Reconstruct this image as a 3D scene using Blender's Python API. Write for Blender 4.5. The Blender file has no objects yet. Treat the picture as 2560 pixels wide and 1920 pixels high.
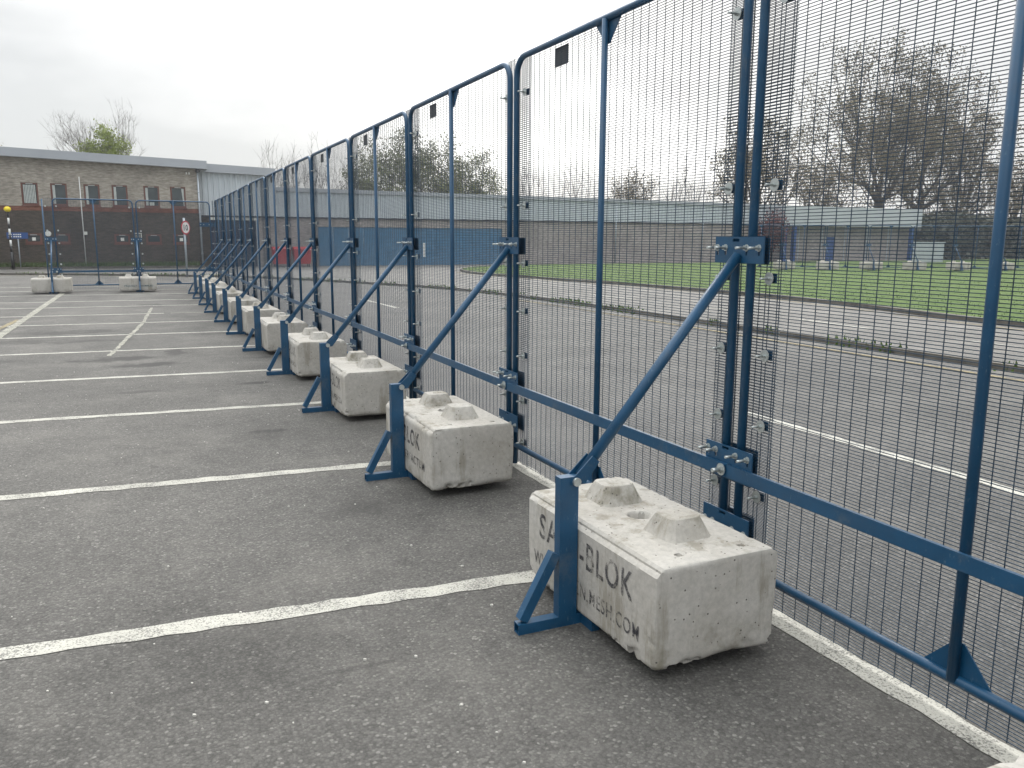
import bpy, bmesh, math, random
import numpy as np
from mathutils import Vector, Matrix, noise as mnoise
random.seed(7); np.random.seed(7)
SC = bpy.context.scene; COL = SC.collection; PI = math.pi

# ------------------------------------------------------------------ camera
cam_d = bpy.data.cameras.new('camera'); cam = bpy.data.objects.new('camera', cam_d); COL.objects.link(cam)
F = Vector((0.40734106, 0.89671152, -0.17315225)); Rv = Vector((0.91077882, -0.41287053, 0.00445762)); U = Vector((0.06749227, 0.15951917, 0.98488498))
CAM = Vector((-2.5361303, 0.0, 1.70490276))
M = Matrix((( Rv.x, U.x, -F.x, CAM.x), (Rv.y, U.y, -F.y, CAM.y), (Rv.z, U.z, -F.z, CAM.z), (0, 0, 0, 1)))
cam.matrix_world = M
cam_d.sensor_width = 36; cam_d.lens = 28.767; cam_d.clip_start = 0.05; cam_d.clip_end = 3000
SC.camera = cam

# ------------------------------------------------------------------ world: bright overcast, sun behind thin cloud ahead
SUN_AZ = 0.52; SUN_EL = math.radians(34)         # azimuth measured from +Y towards +X
S = Vector((math.sin(SUN_AZ)*math.cos(SUN_EL), math.cos(SUN_AZ)*math.cos(SUN_EL), math.sin(SUN_EL)))
W = bpy.data.worlds.new('World'); SC.world = W; W.use_nodes = True
nt = W.node_tree; nt.nodes.clear(); L = nt.links.new
out = nt.nodes.new('ShaderNodeOutputWorld'); bg = nt.nodes.new('ShaderNodeBackground'); bg.inputs[1].default_value = 0.1
sky = nt.nodes.new('ShaderNodeTexSky'); sky.sky_type = 'NISHITA'; sky.sun_disc = False
sky.sun_elevation = SUN_EL; sky.sun_rotation = SUN_AZ; sky.air_density = 1.0; sky.dust_density = 3.0
tc = nt.nodes.new('ShaderNodeTexCoord')
dot = nt.nodes.new('ShaderNodeVectorMath'); dot.operation = 'DOT_PRODUCT'; dot.inputs[1].default_value = S
L(tc.outputs['Generated'], dot.inputs[0])
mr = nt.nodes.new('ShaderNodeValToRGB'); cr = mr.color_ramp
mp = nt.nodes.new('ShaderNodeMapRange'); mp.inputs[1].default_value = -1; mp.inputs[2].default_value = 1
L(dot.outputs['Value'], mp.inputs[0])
sc_ = nt.nodes.new('ShaderNodeMapping'); sc_.inputs['Scale'].default_value = (1, 1, 2.6)
L(tc.outputs['Generated'], sc_.inputs['Vector'])
nz = nt.nodes.new('ShaderNodeTexNoise'); nz.inputs['Scale'].default_value = 2.1; nz.inputs['Detail'].default_value = 5; nz.inputs['Roughness'].default_value = 0.5
L(sc_.outputs['Vector'], nz.inputs['Vector'])
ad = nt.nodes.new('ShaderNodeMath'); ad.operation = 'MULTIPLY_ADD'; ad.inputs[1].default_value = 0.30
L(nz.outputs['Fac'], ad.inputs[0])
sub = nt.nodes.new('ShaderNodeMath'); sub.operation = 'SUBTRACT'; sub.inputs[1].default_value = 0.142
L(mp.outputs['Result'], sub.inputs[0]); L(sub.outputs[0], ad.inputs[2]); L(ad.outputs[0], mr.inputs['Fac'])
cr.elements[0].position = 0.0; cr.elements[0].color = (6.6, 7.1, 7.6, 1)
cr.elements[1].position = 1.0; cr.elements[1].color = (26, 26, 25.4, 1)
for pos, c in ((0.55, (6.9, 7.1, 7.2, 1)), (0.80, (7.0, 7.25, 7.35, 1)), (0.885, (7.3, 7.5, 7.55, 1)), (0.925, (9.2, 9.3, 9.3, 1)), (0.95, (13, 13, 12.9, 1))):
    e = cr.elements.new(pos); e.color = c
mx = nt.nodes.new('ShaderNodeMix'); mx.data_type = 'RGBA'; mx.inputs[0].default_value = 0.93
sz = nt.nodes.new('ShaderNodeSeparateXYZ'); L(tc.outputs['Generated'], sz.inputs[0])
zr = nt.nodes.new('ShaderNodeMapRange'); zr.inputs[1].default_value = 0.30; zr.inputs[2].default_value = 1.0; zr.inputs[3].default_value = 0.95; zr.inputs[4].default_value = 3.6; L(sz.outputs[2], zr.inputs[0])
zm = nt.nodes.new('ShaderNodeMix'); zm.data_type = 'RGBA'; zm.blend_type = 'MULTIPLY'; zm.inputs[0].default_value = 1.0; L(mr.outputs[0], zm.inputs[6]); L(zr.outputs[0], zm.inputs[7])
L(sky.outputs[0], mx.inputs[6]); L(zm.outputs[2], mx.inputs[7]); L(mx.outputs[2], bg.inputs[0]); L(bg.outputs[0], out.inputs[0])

sun_d = bpy.data.lights.new('sun', 'SUN'); sun_d.energy = 1.0; sun_d.angle = math.radians(18); sun_d.color = (1, 0.97, 0.93)
sun = bpy.data.objects.new('sun', sun_d); COL.objects.link(sun); sun.rotation_euler = S.to_track_quat('Z', 'Y').to_euler()

vs = SC.view_settings; vs.view_transform = 'Standard'; vs.look = 'None'; vs.exposure = 0.18; vs.gamma = 1; vs.use_curve_mapping = False

# ------------------------------------------------------------------ helpers
class MB:
    def __init__(s): s.v = []; s.f = []; s.mi = []; s.cur = 0; s.sm = []; s.smooth = False
    def add(s, vs, fs):
        n = len(s.v); s.v += [tuple(v) for v in vs]; s.f += [tuple(i+n for i in f) for f in fs]; s.mi += [s.cur]*len(fs); s.sm += [s.smooth]*len(fs)
        return s
    def box(s, x0, x1, y0, y1, z0, z1, m=None):
        vs = [(x0,y0,z0),(x1,y0,z0),(x1,y1,z0),(x0,y1,z0),(x0,y0,z1),(x1,y0,z1),(x1,y1,z1),(x0,y1,z1)]
        if m is not None: vs = [m @ Vector(v) for v in vs]
        return s.add(vs, [(0,3,2,1),(4,5,6,7),(0,1,5,4),(1,2,6,5),(2,3,7,6),(3,0,4,7)])
    def beam(s, a, b, w, h, up=(0,0,1)):
        a = Vector(a); b = Vector(b); d = (b-a).normalized(); r = d.cross(Vector(up))
        if r.length < 1e-5: r = d.cross(Vector((1,0,0)))
        r.normalize(); u = r.cross(d); vs = []
        for p in (a, b):
            for i, j in ((-1,-1),(1,-1),(1,1),(-1,1)): vs.append(p + r*(i*w/2) + u*(j*h/2))
        return s.add(vs, [(0,1,2,3),(7,6,5,4),(0,4,5,1),(1,5,6,2),(2,6,7,3),(3,7,4,0)])
    def tube(s, pts, rad, n=8, caps=True, smooth=True):
        pts = [Vector(p) for p in pts]; rs = rad if isinstance(rad, (list, tuple)) else [rad]*len(pts)
        base = len(s.v); prev = None; rings = []
        for i, p in enumerate(pts):
            if i == 0: t = pts[1]-p
            elif i == len(pts)-1: t = p-pts[i-1]
            else: t = (pts[i+1]-p).normalized() + (p-pts[i-1]).normalized()
            t.normalize()
            if prev is None:
                r = t.cross(Vector((0,0,1)))
                if r.length < 1e-3: r = t.cross(Vector((0,1,0)))
            else: r = prev - t*prev.dot(t)
            r.normalize(); prev = r; u = t.cross(r)
            s.v += [tuple(p + (r*math.cos(2*PI*k/n) + u*math.sin(2*PI*k/n))*rs[i]) for k in range(n)]
        fs = []
        for i in range(len(pts)-1):
            for k in range(n):
                a = base+i*n+k; b = base+i*n+(k+1)%n; fs.append((a, b, b+n, a+n))
        s.f += fs; s.mi += [s.cur]*len(fs); s.sm += [smooth]*len(fs)
        if caps:
            s.f += [tuple(base+k for k in reversed(range(n))), tuple(base+(len(pts)-1)*n+k for k in range(n))]; s.mi += [s.cur]*2; s.sm += [False]*2
        return s
    def prism(s, poly, d0, d1, fn):
        """polygon in 2-D, extruded between d0 and d1; fn(u,v,d)->xyz"""
        n = len(poly); vs = [fn(u, v, d0) for u, v in poly] + [fn(u, v, d1) for u, v in poly]
        fs = [tuple(reversed(range(n))), tuple(range(n, 2*n))] + [(i, (i+1)%n, n+(i+1)%n, n+i) for i in range(n)]
        return s.add(vs, fs)
    def holed(s, u0, u1, v0, v1, holes, d0, d1, fn):
        """plate with rectangular holes; holes = [(u0,u1,v0,v1)]"""
        us = sorted({u0, u1, *[h[0] for h in holes], *[h[1] for h in holes]}); vv = sorted({v0, v1, *[h[2] for h in holes], *[h[3] for h in holes]})
        us = [u for u in us if u0-1e-9 <= u <= u1+1e-9]; vv = [v for v in vv if v0-1e-9 <= v <= v1+1e-9]
        def solid(i, j):
            if i < 0 or j < 0 or i >= len(us)-1 or j >= len(vv)-1: return False
            cu = (us[i]+us[i+1])/2; cv = (vv[j]+vv[j+1])/2
            return not any(h[0] < cu < h[1] and h[2] < cv < h[3] for h in holes)
        for i in range(len(us)-1):
            for j in range(len(vv)-1):
                if not solid(i, j): continue
                a, b, c, d = (us[i], vv[j]), (us[i+1], vv[j]), (us[i+1], vv[j+1]), (us[i], vv[j+1])
                s.add([fn(*p, d1) for p in (a, b, c, d)], [(0,1,2,3)]); s.add([fn(*p, d0) for p in (a, b, c, d)], [(3,2,1,0)])
                for (p, q, ni, nj) in ((a, b, i, j-1), (b, c, i+1, j), (c, d, i, j+1), (d, a, i-1, j)):
                    if not solid(ni, nj): s.add([fn(*p, d0), fn(*q, d0), fn(*q, d1), fn(*p, d1)], [(0,1,2,3)])
        return s
    def mesh(s, name, *mats):
        me = bpy.data.meshes.new(name); me.from_pydata(s.v, [], s.f)
        for m in mats: me.materials.append(m)
        me.polygons.foreach_set('material_index', s.mi); me.polygons.foreach_set('use_smooth', s.sm); me.update()
        return me
    def build(s, name, mats, parent=None, loc=(0,0,0)):
        if not isinstance(mats, (list, tuple)): mats = [mats]
        return link(name, s.mesh(name, *mats), parent, loc)
def link(name, me, parent=None, loc=(0,0,0)):
    o = bpy.data.objects.new(name, me); COL.objects.link(o); o.location = loc
    if parent: o.parent = parent
    return o
def tag(o, label=None, cat=None, group=None, kind=None):
    if label: o['label'] = label
    if cat: o['category'] = cat
    if group: o['group'] = group
    if kind: o['kind'] = kind
    return o
def empty(name, loc=(0,0,0), rz=0.0, label=None, cat=None, group=None):
    o = bpy.data.objects.new(name, None); o.empty_display_size = 0.1; COL.objects.link(o); o.location = loc; o.rotation_euler = (0,0,rz)
    return tag(o, label, cat, group)
KIDS = {}
def copy_tree(o, parent=None):
    c = o.copy(); COL.objects.link(c); c.parent = parent
    for ch in [x for x in ALLOBJ() if x.parent is o]: copy_tree(ch, c)
    return c
def ALLOBJ(): return list(o for o in COL.objects)

# ------------------------------------------------------------------ materials
def mat(name, rough=0.6, metal=0.0, spec=0.5):
    m = bpy.data.materials.new(name); m.use_nodes = True; t = m.node_tree; b = t.nodes['Principled BSDF']
    b.inputs['Roughness'].default_value = rough; b.inputs['Metallic'].default_value = metal; b.inputs['Specular IOR Level'].default_value = spec
    return m, t, b
def N(t, typ, **kw):
    n = t.nodes.new(typ)
    for k, v in kw.items():
        if k in n.inputs: n.inputs[k].default_value = v
        else: setattr(n, k, v)
    return n
def coords(t, world=False):
    return N(t, 'ShaderNodeNewGeometry').outputs['Position'] if world else N(t, 'ShaderNodeTexCoord').outputs['Object']
def noise(t, vec, scale, detail=4, rough=0.55):
    n = N(t, 'ShaderNodeTexNoise', Scale=scale, Detail=detail, Roughness=rough); t.links.new(vec, n.inputs['Vector']); return n.outputs['Fac']
def ramp(t, fac, stops):
    r = N(t, 'ShaderNodeValToRGB'); e = r.color_ramp.elements
    e[0].position, e[0].color = stops[0][0], stops[0][1]; e[1].position, e[1].color = stops[-1][0], stops[-1][1]
    for p_, c in stops[1:-1]: k = e.new(p_); k.color = c
    t.links.new(fac, r.inputs['Fac']); return r.outputs['Color']
def g3(v, a=1): return (v, v, v, 1) if not isinstance(v, tuple) else (*v, 1)
def mixc(t, fac, a, b, mode='MIX'):
    m = N(t, 'ShaderNodeMix', data_type='RGBA', blend_type=mode)
    for i, x in ((0, fac), (6, a), (7, b)):
        if hasattr(x, 'is_output') or isinstance(x, bpy.types.NodeSocket): t.links.new(x, m.inputs[i])
        else: m.inputs[i].default_value = x
    return m.outputs[2]
def math_(t, op, a, b=None, c=None):
    m = N(t, 'ShaderNodeMath', operation=op)
    for i, x in enumerate((a, b, c)):
        if x is None: continue
        if isinstance(x, bpy.types.NodeSocket): t.links.new(x, m.inputs[i])
        else: m.inputs[i].default_value = x
    return m.outputs[0]
def bump(t, b, h, strength=0.3, dist=0.01):
    n = N(t, 'ShaderNodeBump', Strength=strength, Distance=dist); t.links.new(h, n.inputs['Height']); t.links.new(n.outputs[0], b.inputs['Normal'])
def scaled(t, vec, s):
    m = N(t, 'ShaderNodeMapping'); m.inputs['Scale'].default_value = s; t.links.new(vec, m.inputs['Vector']); return m.outputs[0]

def simple(name, col, rough=0.6, metal=0.0, var=0.12, scale=6.0, bmp=0.0, spec=0.5):
    m, t, b = mat(name, rough, metal, spec); v = coords(t)
    n = noise(t, v, scale, 5); lo = tuple(c*(1-var) for c in col); hi = tuple(min(1, c*(1+var)) for c in col)
    t.links.new(ramp(t, n, [(0.3, (*lo, 1)), (0.7, (*hi, 1))]), b.inputs['Base Color'])
    if bmp: bump(t, b, noise(t, v, scale*8, 3), bmp, 0.005)
    return m

def asphalt(name, base, warm=1.0, stains=False):
    m, t, b = mat(name, 0.85, 0, 0.35); P = coords(t, True)
    vo = N(t, 'ShaderNodeTexVoronoi', Scale=85.0); t.links.new(P, vo.inputs['Vector'])
    sep = N(t, 'ShaderNodeSeparateColor'); t.links.new(vo.outputs['Color'], sep.inputs[0])
    stone = ramp(t, sep.outputs[0], [(0.0, g3(0.62)), (0.45, g3(0.90)), (0.8, g3(1.12)), (0.95, g3(1.45)), (1.0, g3(2.2))])
    gap = ramp(t, vo.outputs['Distance'], [(0.0, g3(1.08)), (0.45, g3(0.97)), (0.75, g3(0.60))])
    fine = noise(t, P, 260, 2)
    fin = ramp(t, fine, [(0.3, g3(0.75)), (0.7, g3(1.25))])
    big = noise(t, P, 0.45, 5, 0.6); bigc = ramp(t, big, [(0.3, g3(0.80)), (0.7, g3(1.14))])
    med = noise(t, P, 6.0, 4, 0.6); medc = ramp(t, med, [(0.25, g3(0.86)), (0.75, g3(1.12))])
    bc = (base*1.05, base, base*0.925, 1)
    c = mixc(t, 1.0, bc, bigc, 'MULTIPLY'); c = mixc(t, 1.0, c, medc, 'MULTIPLY')
    c = mixc(t, 1.0, c, fin, 'MULTIPLY'); c = mixc(t, 0.75, c, mixc(t, 1.0, c, stone, 'MULTIPLY')); c = mixc(t, 0.6, c, mixc(t, 1.0, c, gap, 'MULTIPLY'))
    # tar-dark worn patches and streaks
    st = noise(t, scaled(t, P, (0.9, 0.45, 1)), 1.1, 6, 0.62)
    stc = ramp(t, st, [(0.54, g3(1.0)), (0.68, g3(0.74))]); c = mixc(t, 1.0, c, stc, 'MULTIPLY')
    dust = noise(t, P, 0.9, 5, 0.7)
    c = mixc(t, ramp(t, dust, [(0.50, g3(0.0)), (0.75, g3(0.40))]), c, (base*1.6, base*1.5, base*1.35, 1))
    if stains:
        x = N(t, 'ShaderNodeSeparateXYZ'); t.links.new(P, x.inputs[0])
        rough_n = noise(t, P, 3.2, 6, 0.72)
        for (sx, sy, rx, ry, k) in stains:
            dx = math_(t, 'MULTIPLY', math_(t, 'SUBTRACT', x.outputs[0], sx), 1/rx); dy = math_(t, 'MULTIPLY', math_(t, 'SUBTRACT', x.outputs[1], sy), 1/ry)
            r2 = math_(t, 'ADD', math_(t, 'MULTIPLY', dx, dx), math_(t, 'MULTIPLY', dy, dy))
            q = math_(t, 'SUBTRACT', math_(t, 'MULTIPLY', rough_n, 2.0), r2)
            msk = ramp(t, q, [(0.55, g3(0.0)), (0.95, g3(k))])
            c = mixc(t, msk, c, (base*0.36, base*0.34, base*0.32, 1))
    t.links.new(c, b.inputs['Base Color'])
    h = math_(t, 'ADD', math_(t, 'MULTIPLY', vo.outputs['Distance'], -0.8), math_(t, 'MULTIPLY', fine, 0.6))
    bump(t, b, h, 0.55, 0.006)
    return m

def road_paint(name, col, wear=0.5, base=0.105, scale=55):
    m, t, b = mat(name, 0.8, 0, 0.3); P = coords(t, True)
    n1 = noise(t, P, scale, 3, 0.65); n2 = noise(t, P, 5, 4, 0.6)
    n = math_(t, 'ADD', n1, math_(t, 'MULTIPLY', n2, 0.45))
    k = ramp(t, n, [(wear, g3(0.12)), (wear+0.17, g3(1.0))])
    c = mixc(t, k, (base*0.95, base*0.93, base*0.88, 1), (*col, 1))
    dirt = ramp(t, noise(t, P, 1.7, 5, 0.6), [(0.3, g3(0.72)), (0.7, g3(1.05))]); c = mixc(t, 1.0, c, dirt, 'MULTIPLY')
    t.links.new(c, b.inputs['Base Color']); bump(t, b, math_(t, 'ADD', n1, noise(t, P, 160, 2)), 0.5, 0.004)
    return m

def paint_blue(name='blue_paint', col=(0.0045, 0.060, 0.134)):
    m, t, b = mat(name, 0.34, 0.0, 0.5); v = coords(t)
    n = noise(t, v, 9, 5, 0.6); c = ramp(t, n, [(0.3, (*[x*0.85 for x in col], 1)), (0.72, (*[x*1.15 for x in col], 1))])
    sc = noise(t, scaled(t, v, (1, 1, 0.35)), 70, 4, 0.7); c = mixc(t, ramp(t, sc, [(0.62, g3(0.0)), (0.70, g3(0.55))]), c, (0.09, 0.16, 0.22, 1))
    c = mixc(t, ramp(t, noise(t, v, 4.0, 6, 0.75), [(0.56, g3(0.0)), (0.72, g3(0.30))]), c, (0.16, 0.16, 0.14, 1))
    t.links.new(c, b.inputs['Base Color']); t.links.new(ramp(t, n, [(0.3, g3(0.36)), (0.7, g3(0.52))]), b.inputs['Roughness'])
    b.inputs['Coat Weight'].default_value = 0.12; b.inputs['Coat Roughness'].default_value = 0.25
    bump(t, b, noise(t, v, 130, 2), 0.08, 0.002)
    return m

def concrete_mat():
    m, t, b = mat('cast_concrete', 0.88, 0, 0.3); v = coords(t)
    oi = N(t, 'ShaderNodeObjectInfo'); off = N(t, 'ShaderNodeVectorMath', operation='SCALE'); off.inputs[0].default_value = (17, 9, 5); t.links.new(oi.outputs['Random'], off.inputs['Scale'])
    vv = N(t, 'ShaderNodeVectorMath', operation='ADD'); t.links.new(v, vv.inputs[0]); t.links.new(off.outputs[0], vv.inputs[1]); V = vv.outputs[0]
    c = ramp(t, noise(t, V, 2.4, 6, 0.6), [(0.28, (0.39, 0.362, 0.317, 1)), (0.5, (0.465, 0.439, 0.397, 1)), (0.75, (0.535, 0.512, 0.472, 1))])
    c = mixc(t, 1.0, c, ramp(t, noise(t, V, 38, 4, 0.65), [(0.3, g3(0.86)), (0.7, g3(1.1))]), 'MULTIPLY')
    # vertical drip stains, darker moss low down
    drip = math_(t, 'MULTIPLY', noise(t, scaled(t, V, (8.0, 8.0, 1.2)), 1.0, 6, 0.7), math_(t, 'MULTIPLY_ADD', noise(t, V, 2.2, 3), 0.9, 0.55))
    c = mixc(t, ramp(t, drip, [(0.54, g3(0.0)), (0.68, g3(0.62))]), c, (0.22, 0.195, 0.145, 1))
    sepz = N(t, 'ShaderNodeSeparateXYZ'); t.links.new(v, sepz.inputs[0])
    low = math_(t, 'MULTIPLY', ramp(t, sepz.outputs[2], [(0.05, g3(1.0)), (0.27, g3(0.0))]), ramp(t, noise(t, V, 5.5, 5, 0.7), [(0.50, g3(0.0)), (0.68, g3(0.75))]))
    c = mixc(t, low, c, (0.16, 0.145, 0.095, 1))
    # pores
    vo = N(t, 'ShaderNodeTexVoronoi', Scale=42.0); t.links.new(V, vo.inputs['Vector']); s2 = N(t, 'ShaderNodeSeparateColor'); t.links.new(vo.outputs['Color'], s2.inputs[0])
    pore = math_(t, 'MULTIPLY', ramp(t, vo.outputs['Distance'], [(0.10, g3(1.0)), (0.20, g3(0.0))]), ramp(t, s2.outputs[1], [(0.60, g3(0.0)), (0.64, g3(1.0))]))
    c = mixc(t, pore, c, (0.11, 0.10, 0.085, 1))
    rust = math_(t, 'MULTIPLY', ramp(t, noise(t, V, 9, 4, 0.7), [(0.70, g3(0.0)), (0.76, g3(0.7))]), ramp(t, sepz.outputs[2], [(0.455, g3(0.0)), (0.47, g3(1.0))]))
    c = mixc(t, rust, c, (0.36, 0.20, 0.09, 1))
    t.links.new(c, b.inputs['Base Color'])
    h = math_(t, 'SUBTRACT', math_(t, 'MULTIPLY', noise(t, V, 30, 6, 0.7), 0.7), math_(t, 'MULTIPLY', pore, 1.0)); bump(t, b, h, 0.55, 0.006)
    return m

def brick_mat(name, c1, c2, mortar, rot=0.0):
    m, t, b = mat(name, 0.9, 0, 0.2); P = coords(t, True)
    sp = N(t, 'ShaderNodeSeparateXYZ'); t.links.new(P, sp.inputs[0]); cb = N(t, 'ShaderNodeCombineXYZ'); t.links.new(sp.outputs[0], cb.inputs[0]); t.links.new(sp.outputs[2], cb.inputs[1])
    br = N(t, 'ShaderNodeTexBrick', Scale=1.0); br.inputs['Brick Width'].default_value = 0.225; br.inputs['Row Height'].default_value = 0.075; br.inputs['Mortar Size'].default_value = 0.007; br.inputs['Bias'].default_value = 0
    br.inputs['Color1'].default_value = (*c1, 1); br.inputs['Color2'].default_value = (*c2, 1); br.inputs['Mortar'].default_value = (*mortar, 1); t.links.new(cb.outputs[0], br.inputs['Vector'])
    c = mixc(t, 1.0, br.outputs['Color'], ramp(t, noise(t, P, 0.8, 6, 0.65), [(0.3, g3(0.82)), (0.7, g3(1.15))]), 'MULTIPLY')
    c = mixc(t, 1.0, c, ramp(t, noise(t, scaled(t, P, (3.5, 3.5, 13)), 1.0, 3, 0.6), [(0.3, g3(0.7)), (0.7, g3(1.3))]), 'MULTIPLY')
    t.links.new(c, b.inputs['Base Color']); bump(t, b, br.outputs['Fac'], -0.4, 0.01)
    return m

def grass_mat(name, a, b_, vary=1.0):
    m, t, b = mat(name, 1.0, 0, 0.05); P = coords(t, True)
    c = ramp(t, noise(t, P, 1.1, 6, 0.72), [(0.32, (*a, 1)), (0.66, (*b_, 1)), (0.80, (b_[0]*1.5, b_[1]*1.05, b_[2]*1.1, 1))]); c = mixc(t, 1.0, c, ramp(t, noise(t, P, 9, 4, 0.6), [(0.3, g3(0.75)), (0.7, g3(1.25))]), 'MULTIPLY')
    t.links.new(c, b.inputs['Base Color']); return m

STAINS = [(-3.6, 17.0, 1.8, 0.6, .75), (-3.0, 12.9, 1.1, 0.45, .9), (-2.5, 12.2, 0.9, 0.4, .9), (-4.9, 13.2, 1.2, .4, .6), (-3.4, 15.4, 1.3, .35, .7), (-1.3, 15.8, .8, .3, .6), (-2.1, 13.4, 0.25, 1.0, .8), (-2.3, 23.3, 0.5, 0.9, .75),
          (-1.35, 10.1, 0.35, 0.15, .9), (-1.6, 7.45, 0.3, 0.12, .9), (-2.6, 10.0, 0.5, 0.15, .6), (-2.5, 3.14, 0.22, 0.035, .45), (-1.8, 3.04, 0.25, 0.03, .45), (-1.3, 5.0, 0.5, 0.3, .5), (-4.6, 15.6, 1.3, .5, .5), (-.9, 12.3, .5, .25, .6)]
MT = dict(
    asphalt=asphalt('car_park_asphalt', 0.109, stains=STAINS), road=asphalt('pale_road_asphalt', 0.155), road2=asphalt('lane_asphalt', 0.115),
    white=road_paint('worn_white_paint', (0.50, 0.485, 0.43), 0.575, scale=110), faint=road_paint('very_worn_white_paint', (0.38, 0.37, 0.31), 0.62), yellow=road_paint('worn_yellow_paint', (0.36, 0.29, 0.15), 0.64),
    blue=paint_blue(), wire=simple('blue_wire', (0.014, 0.038, 0.068), 0.34, 0, 0.1, 3), zinc=simple('zinc_plated_steel', (0.50, 0.53, 0.52), 0.38, 0.75, 0.12, 30),
    galv=simple('galvanised_steel', (0.42, 0.46, 0.50), 0.5, 0.6, 0.1, 12), dark_plate=simple('dark_name_plate', (0.075, 0.08, 0.085), 0.5),
    conc=concrete_mat(), stencil=None,
    brick_hi=brick_mat('buff_brick', (0.345, 0.31, 0.265), (0.285, 0.255, 0.215), (0.32, 0.295, 0.26)),
    brick_lo=brick_mat('dark_brown_brick', (0.082, 0.066, 0.054), (0.058, 0.048, 0.041), (0.092, 0.080, 0.070)),
    brick_band=brick_mat('red_brick', (0.20, 0.078, 0.052), (0.155, 0.062, 0.044), (0.15, 0.09, 0.07)),
    brick_wh=brick_mat('warehouse_brick', (0.33, 0.30, 0.28), (0.28, 0.255, 0.24), (0.32, 0.30, 0.285)),
    fascia=simple('grey_metal_fascia', (0.37, 0.39, 0.42), 0.45, 0.1, 0.06, 0.8), clad=simple('pale_grey_cladding', (0.47, 0.51, 0.54), 0.5, 0.0, 0.07, 1.2), clad2=simple('smooth_pale_cladding', (0.43, 0.46, 0.48), 0.5, 0, 0.05, 0.5),
    winframe=simple('red_brown_window_frame', (0.13, 0.045, 0.032), 0.5), blind=simple('pale_blind', (0.42, 0.45, 0.43), 0.7), paper=simple('white_label', (0.75, 0.75, 0.70), 0.6), ink=simple('dark_ink', (0.03, 0.03, 0.04), 0.6),
    navy=simple('navy_door_steel', (0.012, 0.022, 0.055), 0.5, 0, 0.15, 2), blue_door=simple('blue_door_steel', (0.05, 0.155, 0.27), 0.5, 0, 0.12, 1.5),
    red=simple('red_bin_plastic', (0.36, 0.022, 0.025), 0.5, 0, 0.12, 3), rubber=simple('black_rubber', (0.02, 0.02, 0.02), 0.7), darkvoid=simple('dark_recess', (0.015, 0.015, 0.015), 0.9),
    black=simple('black_paint', (0.012, 0.012, 0.014), 0.35), whitep=simple('white_gloss_paint', (0.78, 0.78, 0.76), 0.4, 0, 0.04), amber=simple('amber_globe', (0.85, 0.66, 0.03), 0.35, 0, 0.04), signblue=simple('blue_sign', (0.01, 0.06, 0.22), 0.4), signred=simple('red_sign_rim', (0.45, 0.02, 0.04), 0.45),
    kerb=simple('weathered_kerb', (0.115, 0.105, 0.09), 0.9, 0, 0.35, 4, 0.4), soil=simple('dark_soil', (0.05, 0.04, 0.025), 0.95, 0, 0.3, 6),
    grass=grass_mat('mown_grass', (0.078, 0.118, 0.043), (0.112, 0.152, 0.062)), weeds=grass_mat('kerb_weeds', (0.05, 0.09, 0.02), (0.11, 0.17, 0.04)), turf=grass_mat('turf_base', (0.078, 0.118, 0.043), (0.112, 0.152, 0.062)),
    bark=simple('grey_bark', (0.055, 0.045, 0.036), 0.9, 0, 0.25, 4), bark_p=simple('pale_bark', (0.10, 0.085, 0.075), 0.9, 0, 0.2, 4),
    leaf_br=simple('brown_olive_leaf', (0.155, 0.125, 0.072), 0.7, 0, 0.4, 1.2), leaf_gr=simple('fresh_green_leaf', (0.21, 0.26, 0.04), 0.7, 0, 0.35, 1.0), leaf_ol=simple('olive_bud', (0.15, 0.16, 0.065), 0.7, 0, 0.35, 1.0), leaf_red=simple('dark_red_leaf', (0.10, 0.022, 0.025), 0.7), leaf_dk=simple('dark_hedge_leaf', (0.075, 0.082, 0.062), 0.7, 0, 0.5, 1.0),
    pebble=simple('pale_grit', (0.50, 0.48, 0.44), 0.9),
)
m, t, b = mat('window_glass', 0.08, 0, 0.6); b.inputs['Base Color'].default_value = (0.035, 0.048, 0.052, 1); MT['glass'] = m
t.links.new(ramp(t, noise(t, coords(t), 1.3, 3), [(0.3, (0.025, 0.034, 0.038, 1)), (0.7, (0.05, 0.065, 0.068, 1))]), b.inputs['Base Color'])
def stencil(name, col, cut=0.42):
    m, t, b = mat(name, 0.85, 0, 0.2); P = coords(t, True); b.inputs['Base Color'].default_value = (*col, 1)
    n = math_(t, 'ADD', math_(t, 'MULTIPLY', noise(t, P, 14, 4, 0.6), 0.6), math_(t, 'MULTIPLY', noise(t, P, 120, 3, 0.7), 0.4))
    t.links.new(ramp(t, n, [(cut, g3(0.0)), (cut+0.14, g3(0.72))]), b.inputs['Alpha']); return m
MT['stencil'] = stencil('worn_black_stencil', (0.045, 0.045, 0.055), 0.40); MT['stencil_teal'] = stencil('faded_teal_stencil', (0.02, 0.14, 0.18), 0.30)

def text_mesh(body, width, height, material, name='lettering', bold=0.0):
    cu = bpy.data.curves.new(name, 'FONT'); cu.body = body; cu.align_x = 'CENTER'; cu.align_y = 'CENTER'; cu.offset = bold; cu.resolution_u = 3; cu.space_character = 1.12
    o = bpy.data.objects.new('tmp_text', cu); COL.objects.link(o); bpy.context.view_layer.update()
    me = bpy.data.meshes.new_from_object(o.evaluated_get(bpy.context.evaluated_depsgraph_get())); bpy.data.objects.remove(o); me.name = name
    co = np.array([v.co[:] for v in me.vertices]); mn = co.min(0); mxx = co.max(0); c = (mn+mxx)/2; s = mxx-mn
    for v in me.vertices: v.co = ((v.co.x-c[0])/s[0]*width, (v.co.y-c[1])/s[1]*height, 0)
    me.materials.clear(); me.materials.append(material); return me

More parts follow.
